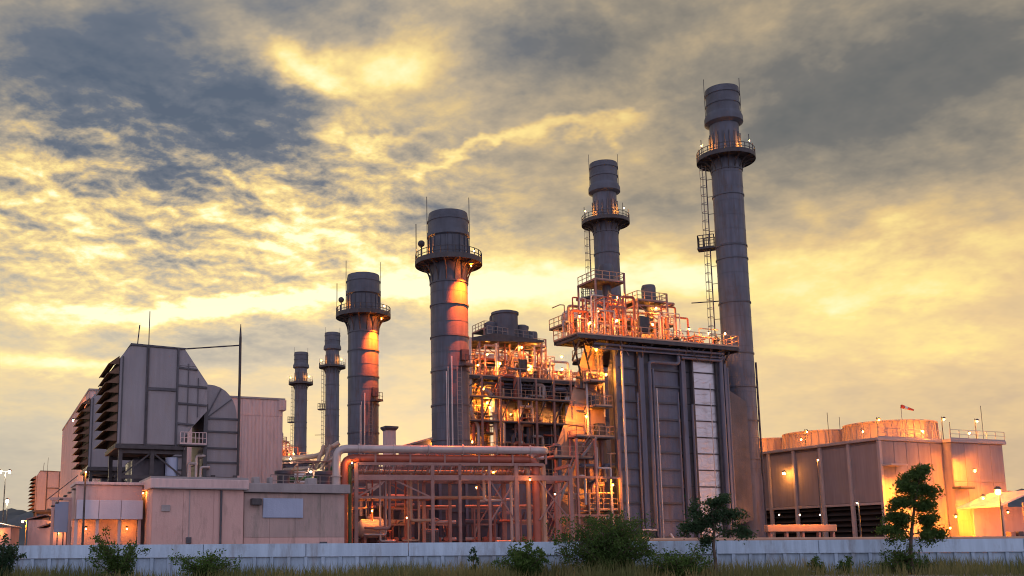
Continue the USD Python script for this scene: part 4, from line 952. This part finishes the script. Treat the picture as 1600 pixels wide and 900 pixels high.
# ------------------------------------------------------------------ cooling tower
CT = np.array([51.5, 110.0])
t = thing('cooling_tower', 'long low cooling tower with round fan drums on its roof, at the right', 'cooling tower', (CT[0], CT[1], 0), PHI)
L = 31.0; bay = 4.25
MB().box(.25, 18.0, .25, L, 6.3, 12.9).build('fill_casing', 'tower_wall', t)
MB().box(2.2, 17.9, .2, L, 0, 6.28).build('basin_core', 'dark_inside', t)
for k in range(7):
    y0, y1 = bay * k + .2, bay * (k + 1) - .2
    MB().cbox(0.02, .24, y0, y1, 6.25, 12.6, .03).build('casing_panel', 'tower_wall', t)
    for z in np.arange(.6, 6.1, .62):
        MB().raw([[.1, y0, z], [.1, y1, z], [.75, y1, z + .42], [.75, y0, z + .42], [.1, y0, z + .05], [.1, y1, z + .05], [.75, y1, z + .47], [.75, y0, z + .47]], MB.QUADS).build('louvre_slat', 'dark_inside', t)
for k in range(8): MB().cbox(-.22, .18, bay * k - .19, bay * k + .19, 0, 12.9, .03).build('column', 'tower_frame', t)
MB().cbox(-.3, 18.3, -.15, L + .2, 12.93, 13.25, .04).build('roof_slab', 'tower_frame', t)
MB().cbox(-.12, .2, .19, L, 5.95, 6.22, .03).build('sill_beam', 'tower_frame', t)
for k in range(5): MB().cbox(.3 + 1.85 * k, 1.85 * k + 2.12, 0, .24, .1, 12.88, .03).build('end_panel', 'tower_wall', t)
MB().box(9.6, 17.9, -1.0, .2, 0, 12.9).build('stair_block', 'tower_wall', t)
for k in range(4):
    for z0, z1 in ((.1, 4.2), (4.25, 8.5), (8.55, 12.85)): MB().cbox(9.65 + 2.06 * k, 9.65 + 2.06 * k + 2.03, -1.06, -1.003, z0, z1, .015).build('end_panel', 'tower_wall', t)
MB().cbox(9.4, 18.3, -1.3, -.16, 12.92, 13.3, .04).build('roof_slab', 'tower_frame', t)
MB().box(18.0, 19.6, 1, 6, 0, 9.4).build('riser_box', 'tower_wall', t)
MB().cbox(.1, 2.6, -1.3, -.01, 10.1, 10.3, .02).build('door_canopy', 'tower_frame', t)
MB().cbox(9.2, 11.4, -2.2, -1.07, 7.7, 7.95, .02).build('landing', 'dark_steel', t)
for k, y in enumerate((6.5, 16.6, 26.6)):
    f = MB(); R = 5.0
    f.lathe([(R + .25, 13.26), (R, 13.9), (R - .1, 14.9), (R + .05, 15.6), (R + .15, 15.6), (R + .15, 15.75), (R - .15, 15.75), (R - .2, 14.2), (R - .2, 13.4)], 64, (9.0, y, 0))
    f = f.build('fan_drum', 'tower_fan', t, smooth=40)
    for a in np.arange(40) * 2 * PI / 40:
        MB().bar((9 + (R + .2) * math.cos(a), y + (R + .2) * math.sin(a), 13.27), (9 + (R + .1) * math.cos(a), y + (R + .1) * math.sin(a), 15.6), .05, .08).build('rib', 'tower_frame', f)
for p in ((1.2, 3.2, 14.3), (6.6, -.1, 14.2), (13.6, -.4, 14.2), (1.0, 12.4, 14.3), (1.0, 22.4, 14.3), (1.0, 29.0, 14.3)): lamp_head(t, p, 'sodium_strong', .10)
MB().rail([(0, 0, 13.26), (9.6, 0, 13.26)], 1.05, 1.4, .025).build('handrail', 'tower_frame', t)
MB().rail([(9.5, -1.2, 13.3), (18.2, -1.2, 13.3)], 1.05, 1.4, .025).build('handrail', 'tower_frame', t)
for p, mt, r in (((-.9, 13.6, 10.3), 'sodium_globe', .17), ((10.3, -3.2, 9.6), 'sodium_flood', .15), ((.9, -2.0, 7.3), 'sodium_flood', .15), ((10.2, -3.6, 4.8), 'sodium_flood', .15), ((14.6, -5.0, 5.2), 'sodium_flood', .15), ((5.0, -4.6, 4.6), 'sodium_flood', .15), ((3.4, -2.6, 4.4), 'sodium_strong', .11), ((6.0, -3.0, 3.4), 'sodium_strong', .11), ((12.2, -2.6, 3.2), 'sodium_strong', .11)):
    lamp_head(t, p, mt, r, globe=.16 if mt == 'sodium_globe' else None)
for x, y, z in ((1.6, 1.2, 15.4), (9.5, -.6, 15.6), (1.2, 11.6, 15.2), (1.4, 21.6, 15.0), (14.8, -.6, 15.6), (.6, 26, 15.2)):
    MB().tube([(x, y + .3, 13.2), (x, y + .3, z + .3)], .05, 6).build('lamp_post', 'dark_steel', t)
    lamp_head(t, (x, y, z), 'sodium_soft', .14)
for x, y, h in ((9.0, 14, 17.6), (17.0, .5, 17.6), (9.7, -1.1, 15.2), (2, 9, 17.2)):
    MB().tube([(x, y, 13.2), (x, y, h)], .035, 5).build('lightning_rod', 'dark_steel', t)

t = thing('windsock', 'red and white windsock on a thin pole above the cooling tower roof', 'windsock', (CT[0] + U2[0] * 6.4 + A2[0] * .9, CT[1] + U2[1] * 6.4 + A2[1] * .9, 13.26))
MB().tube([(-1.2, 0, 0), (-1.2, 0, 4.0)], .035, 6).build('pole', 'rail_steel', t)
for k in range(4):
    x0, x1 = -1.15 + .34 * k, -1.15 + .34 * (k + 1); r0, r1 = .22 - .03 * k, .22 - .03 * (k + 1)
    MB().tube([(x0, 0, 3.84 - .11 * k), (x1, 0, 3.84 - .11 * (k + 1))], [r0, r1], 12, cap=False).build('sleeve', 'windsock_white' if k == 1 else 'windsock_red', t)

# ------------------------------------------------------------------ right hand yard
def lamp_post(label, loc, h, heads, mat, r=.16, group=None, globe=None):
    t = thing('lamp_post', label, 'lamp post', loc, 0)
    MB().tube([(0, 0, 0), (0, 0, h)], [.11, .06], 8).build('pole', 'dark_steel', t)
    for x in heads:
        MB().bar((0, 0, h - .05), (x, -.2, h), .06).build('arm', 'dark_steel', t)
        lamp_head(t, (x, -.3, h - .1), mat, r, globe=globe)
    return t


lp = lamp_post('tall lamp post with one bright orange lamp right of the cooling tower', (60.6, 104, 0), 7.1, (-.3,), 'sodium_globe', .26, globe=.26)
lamp_head(lp, (-1.0, 1.2, 6.4), 'sodium_strong', .2)
lamp_post('short lamp post in front of the dark openings of the cooling tower', (46.3, 104.5, 0), 6.0, (-.25,), 'mercury', .10)
lamp_post('tall thin pole with small lamp against the cooling tower long side', (43.2, 106.5, 0), 10.6, (.0,), 'sodium_soft', .06)
lamp_post('upper twin lamp post at the left edge of the yard', (-47.8, 120, 0), 11.0, (-.5, .6), 'mercury', .17, globe=.16)
lamp_post('lower lamp post at the left edge of the yard', (-46.6, 118, 0), 7.5, (.1,), 'mercury', .17, globe=.16)
lamp_post('slim pole with a lamp in front of the canopy building', (-24.5, 76.8, 0), 7.6, (.1,), 'sodium_soft', .06)

lamp_post('added low floodlight post that lights the small far air intake house', (-75.0, 200, 0), 7.5, (-.6,), 'sodium_flood', .2, globe=.2)  # added source that throws orange light on the far intake
t = thing('pipe_trough', 'long low orange lit trough on legs in front of the cooling tower', 'trough', (35.2, 100, 0), .02)
MB().cbox(0, 6.9, 0, .9, 2.95, 3.65, .06).build('trough_body', 'pipe_orange', t)
for x in (.4, 2.0, 3.6, 5.2, 6.6): MB().cbox(x - .1, x + .1, .1, .8, 0, 2.94, .02).build('leg', 'rack_steel', t)
MB().box(.4, 6.6, .35, .55, 1.9, 2.1).build('tie_beam', 'rack_steel', t)
for x in (1.0, 3.0, 5.0): lamp_head(t, (x, -.7, 4.6), 'sodium_soft', .07)
t = thing('open_shed', 'open shed with a low pitched pale roof at the right edge', 'shed', (61.5, 106, 0), .1)
MB().prism([(-.6, 5.6), (3.5, 7.2), (8.5, 7.2), (8.5, 7.0), (3.5, 7.0), (-.6, 5.42)], -1, 6).build('roof', 'pale_wall', t)
for x in (0, 2.5, 5.0, 7.6): MB().cbox(x - .12, x + .12, -.6, -.36, 0, 5.9, .02).build('post', 'tower_frame', t)
MB().box(0, 8, 4, 4.2, 0, 5.6).build('back_wall', 'pink_wall', t)
for k in range(7): x = .5 + .9 * k; MB().cbox(x, x + .6, .4, 1.2, 0, 1.6 + 1.4 * rnd.random(), .05).build('machine', rnd.choice(('machine', 'pipe_orange', 'rack_steel')), t)
lamp_head(t, (2.2, 1.6, 5.0), 'sodium_soft', .12)
t = thing('ground_pipe', 'low pipe on sleepers along the back of the boundary wall, right half', 'pipe', (16, 72, 0), .25)
MB().pipe([(0, 0, 2.05), (9, 0, 2.05), (9.6, 0, 2.05), (34, 0, 2.05)], .17, 10).build('pipe_run', 'pipe_orange', t)
for x in np.arange(1, 34, 4.0): MB().cbox(x - .12, x + .12, -.2, .2, 0, 1.87, .02).build('sleeper', 'rack_steel', t)

# ------------------------------------------------------------------ plants in front of the wall
def leaves(m, P, size, rg, flat=.5):
    k = len(P); n = rg.normal(size=(k, 3)); n[:, 2] += flat; n /= np.linalg.norm(n, axis=1, keepdims=True)
    a = np.cross(n, rg.normal(size=(k, 3))); a /= np.linalg.norm(a, axis=1, keepdims=True); b = np.cross(n, a)
    s = size * rg.uniform(.55, 1.3, (k, 1))
    q = np.stack([P - a * s, P - b * s * .45, P + a * s, P + b * s * .45], 1).reshape(-1, 3)
    m.raw(q, np.arange(4 * k).reshape(-1, 4))


def shrub(name, label, cat, loc, w, h, mat, seed, stems=14, n=3600, leaf_size=.085, droop=.0, bare=.12, part='foliage', stem='stem', sprays=5):
    """many stems fan out from the foot, each with side sprays that carry the leaves"""
    rg = np.random.default_rng(seed); t = thing(name, label, cat, loc)
    st, P = MB(), []
    per = n // (stems * sprays)
    for k in range(stems):
        az = rg.uniform(0, 2 * PI); out = rg.uniform(.15, 1.0) ** .7
        tip = np.array([math.cos(az) * w / 2 * out, math.sin(az) * w / 2 * out * .8, h * (1.02 - .55 * out ** 2) * rg.uniform(.72, 1.05)])
        mid = tip * [.35, .35, .62]
        ts = np.linspace(0, 1, 6)[:, None]; c = (1 - ts) ** 2 * 0 + 2 * ts * (1 - ts) * mid + ts ** 2 * tip
        st.tube(c, np.linspace(.022, .007, 6) * (h ** .5), 4)
        for j in range(sprays):
            f = bare + (1 - bare) * (j + rg.uniform(0, 1)) / sprays
            base = 2 * f * (1 - f) * mid + f * f * tip
            d = rg.normal(size=3); d[2] = d[2] * .5 + .25 - droop; d /= np.linalg.norm(d)
            ln = w * .20 * rg.uniform(.5, 1.2)
            end = base + d * ln + [0, 0, -droop * ln]
            st.tube([base, end], [.009, .004], 3)
            u = rg.uniform(0, 1, (per, 1)); pts = base + (end - base) * u + rg.normal(0, .055 * w ** .5, (per, 3)) + [0, 0, 0]
            P.append(pts)
    P = np.vstack(P); P = P[P[:, 2] > .08]
    st.build(stem, 'bark', t)
    m = MB(); leaves(m, P, leaf_size, rg); m.build(part, mat, t)
    return t


shrub('shrub', 'dark shrub at the left end of the boundary wall, cut by the photo edge', 'shrub', (-22.4, 56.5, 0), 2.2, 2.5, 'leaf_blue', 11)
shrub('shrub', 'leafy dark shrub in front of the wall below the canopy building', 'shrub', (-15.9, 56, 0), 3.7, 2.75, 'leaf_dark', 12, stems=18, n=4200, bare=.2)
shrub('shrub', 'low spreading shrub in front of the wall below the stained low building', 'shrub', (-11.3, 56, 0), 3.9, 1.6, 'leaf_mid', 13, stems=20, n=3200)
shrub('weed', 'single tall thin weed standing against the wall below the pipe rack', 'weed', (3.6, 57.5, 0), .9, 1.95, 'leaf_blue', 14, stems=4, n=360, leaf_size=.10, bare=.1)
shrub('shrub', 'small dense round shrub just left of the widest bush', 'shrub', (6.3, 55.8, 0), 3.1, 1.85, 'leaf_mid', 15, stems=22, n=5600)
shrub('shrub', 'widest and tallest green bush, in front of the near boiler house', 'shrub', (11.0, 56, 0), 6.6, 3.45, 'leaf_dark', 16, stems=60, n=19000, bare=.10)
shrub('shrub', 'low shrub at the foot of the thin tree', 'shrub', (14.7, 55.0, 0), 4.2, 1.2, 'leaf_mid', 17, stems=22, n=3800)
shrub('weed', 'low dark weed clump right of the thin tree', 'weed', (22.8, 57, 0), 1.4, 1.1, 'leaf_dark', 18, stems=9, n=800)
shrub('weed', 'small weed clump left of the right hand tree', 'weed', (24.3, 57, 0), 1.2, 1.05, 'leaf_dark', 19, stems=8, n=650)
shrub('weed', 'flat dark weed clump under the right hand tree', 'weed', (27.2, 56.4, 0), 3.4, 1.35, 'leaf_dark', 20, stems=16, n=2200, bare=.3)


def tree(label, loc, limbs, trunk, mat, seed, n=5000, leaf_size=.09):
    """trunk: points; limbs: (start fraction up the trunk, tip, spread, share of leaves)"""
    rg = np.random.default_rng(seed); t = thing('tree', label, 'tree', loc)
    T = np.asarray(trunk, float); b = MB()
    b.tube(T, np.linspace(.11, .035, len(T)), 8)
    P = []
    for f, tip, spread, share in limbs:
        i = f * (len(T) - 1); k = min(int(i), len(T) - 2); s = T[k] + (T[k + 1] - T[k]) * (i - k); tip = np.asarray(tip, float)
        mid = (s + tip) / 2 + [0, 0, .18]
        ts = np.linspace(0, 1, 7)[:, None]; c = (1 - ts) ** 2 * s + 2 * ts * (1 - ts) * mid + ts ** 2 * tip
        b.tube(c, np.linspace(.04, .01, 7), 5)
        k = int(n * share)
        for j in range(7):
            g = .35 + .65 * rg.uniform(); base = (1 - g) ** 2 * s + 2 * g * (1 - g) * mid + g * g * tip
            d = rg.normal(size=3) * [1, 1, .7]; d /= np.linalg.norm(d); end = base + d * spread * rg.uniform(.7, 1.7)
            b.tube([base, end], [.012, .005], 3)
            u = rg.uniform(0, 1, (k // 7, 1)); P.append(base + (end - base) * u + rg.normal(0, spread * .32, (k // 7, 3)) * [1, 1, .8] - np.c_[np.zeros((k // 7, 2)), u * spread * .35])
    b.build('trunk', 'bark', t)
    m = MB(); leaves(m, np.vstack(P), leaf_size, rg); m.build('crown', mat, t)


tree('thin dark tree in front of the wall below the tallest chimney', (16.75, 56, 0),
     [(.55, (-1.5, .2, 2.6), .5, .15), (.6, (-1.2, -.2, 3.6), .55, .15), (.7, (.2, .3, 4.1), .5, .14), (.65, (1.3, .1, 3.5), .55, .16), (.8, (.6, -.3, 4.4), .4, .1), (.5, (1.7, 0, 2.5), .5, .12), (.7, (-.4, .2, 3.1), .5, .1), (.45, (-.6, .2, 1.9), .4, .08)],
     [(0, 0, 0), (.02, 0, .8), (-.05, 0, 1.6), (.05, 0, 2.5), (0, 0, 3.3), (.1, 0, 4.0)], 'leaf_blue', 21, 7000)
tree('larger dark tree with layered branches before the glowing cooling tower end', (27.5, 56, 0),
     [(.95, (1.2, .1, 5.9), .45, .08), (.9, (.5, .1, 5.5), .4, .09), (.8, (-.1, 0, 4.9), .5, .11), (.75, (1.3, .2, 4.6), .5, .1), (.62, (-.5, 0, 4.0), .5, .11), (.6, (1.6, -.1, 3.9), .45, .09), (.5, (-.9, .2, 3.2), .55, .12), (.45, (1.5, 0, 3.0), .5, .1), (.38, (-1.4, 0, 2.4), .5, .11), (.36, (1.9, .2, 2.2), .5, .1)],
     [(0, 0, 0), (-.05, 0, 1.0), (.05, 0, 2.0), (.25, 0, 3.0), (.45, 0, 4.0), (.7, 0, 4.9), (.9, 0, 5.5)], 'leaf_dark', 22, 15000)
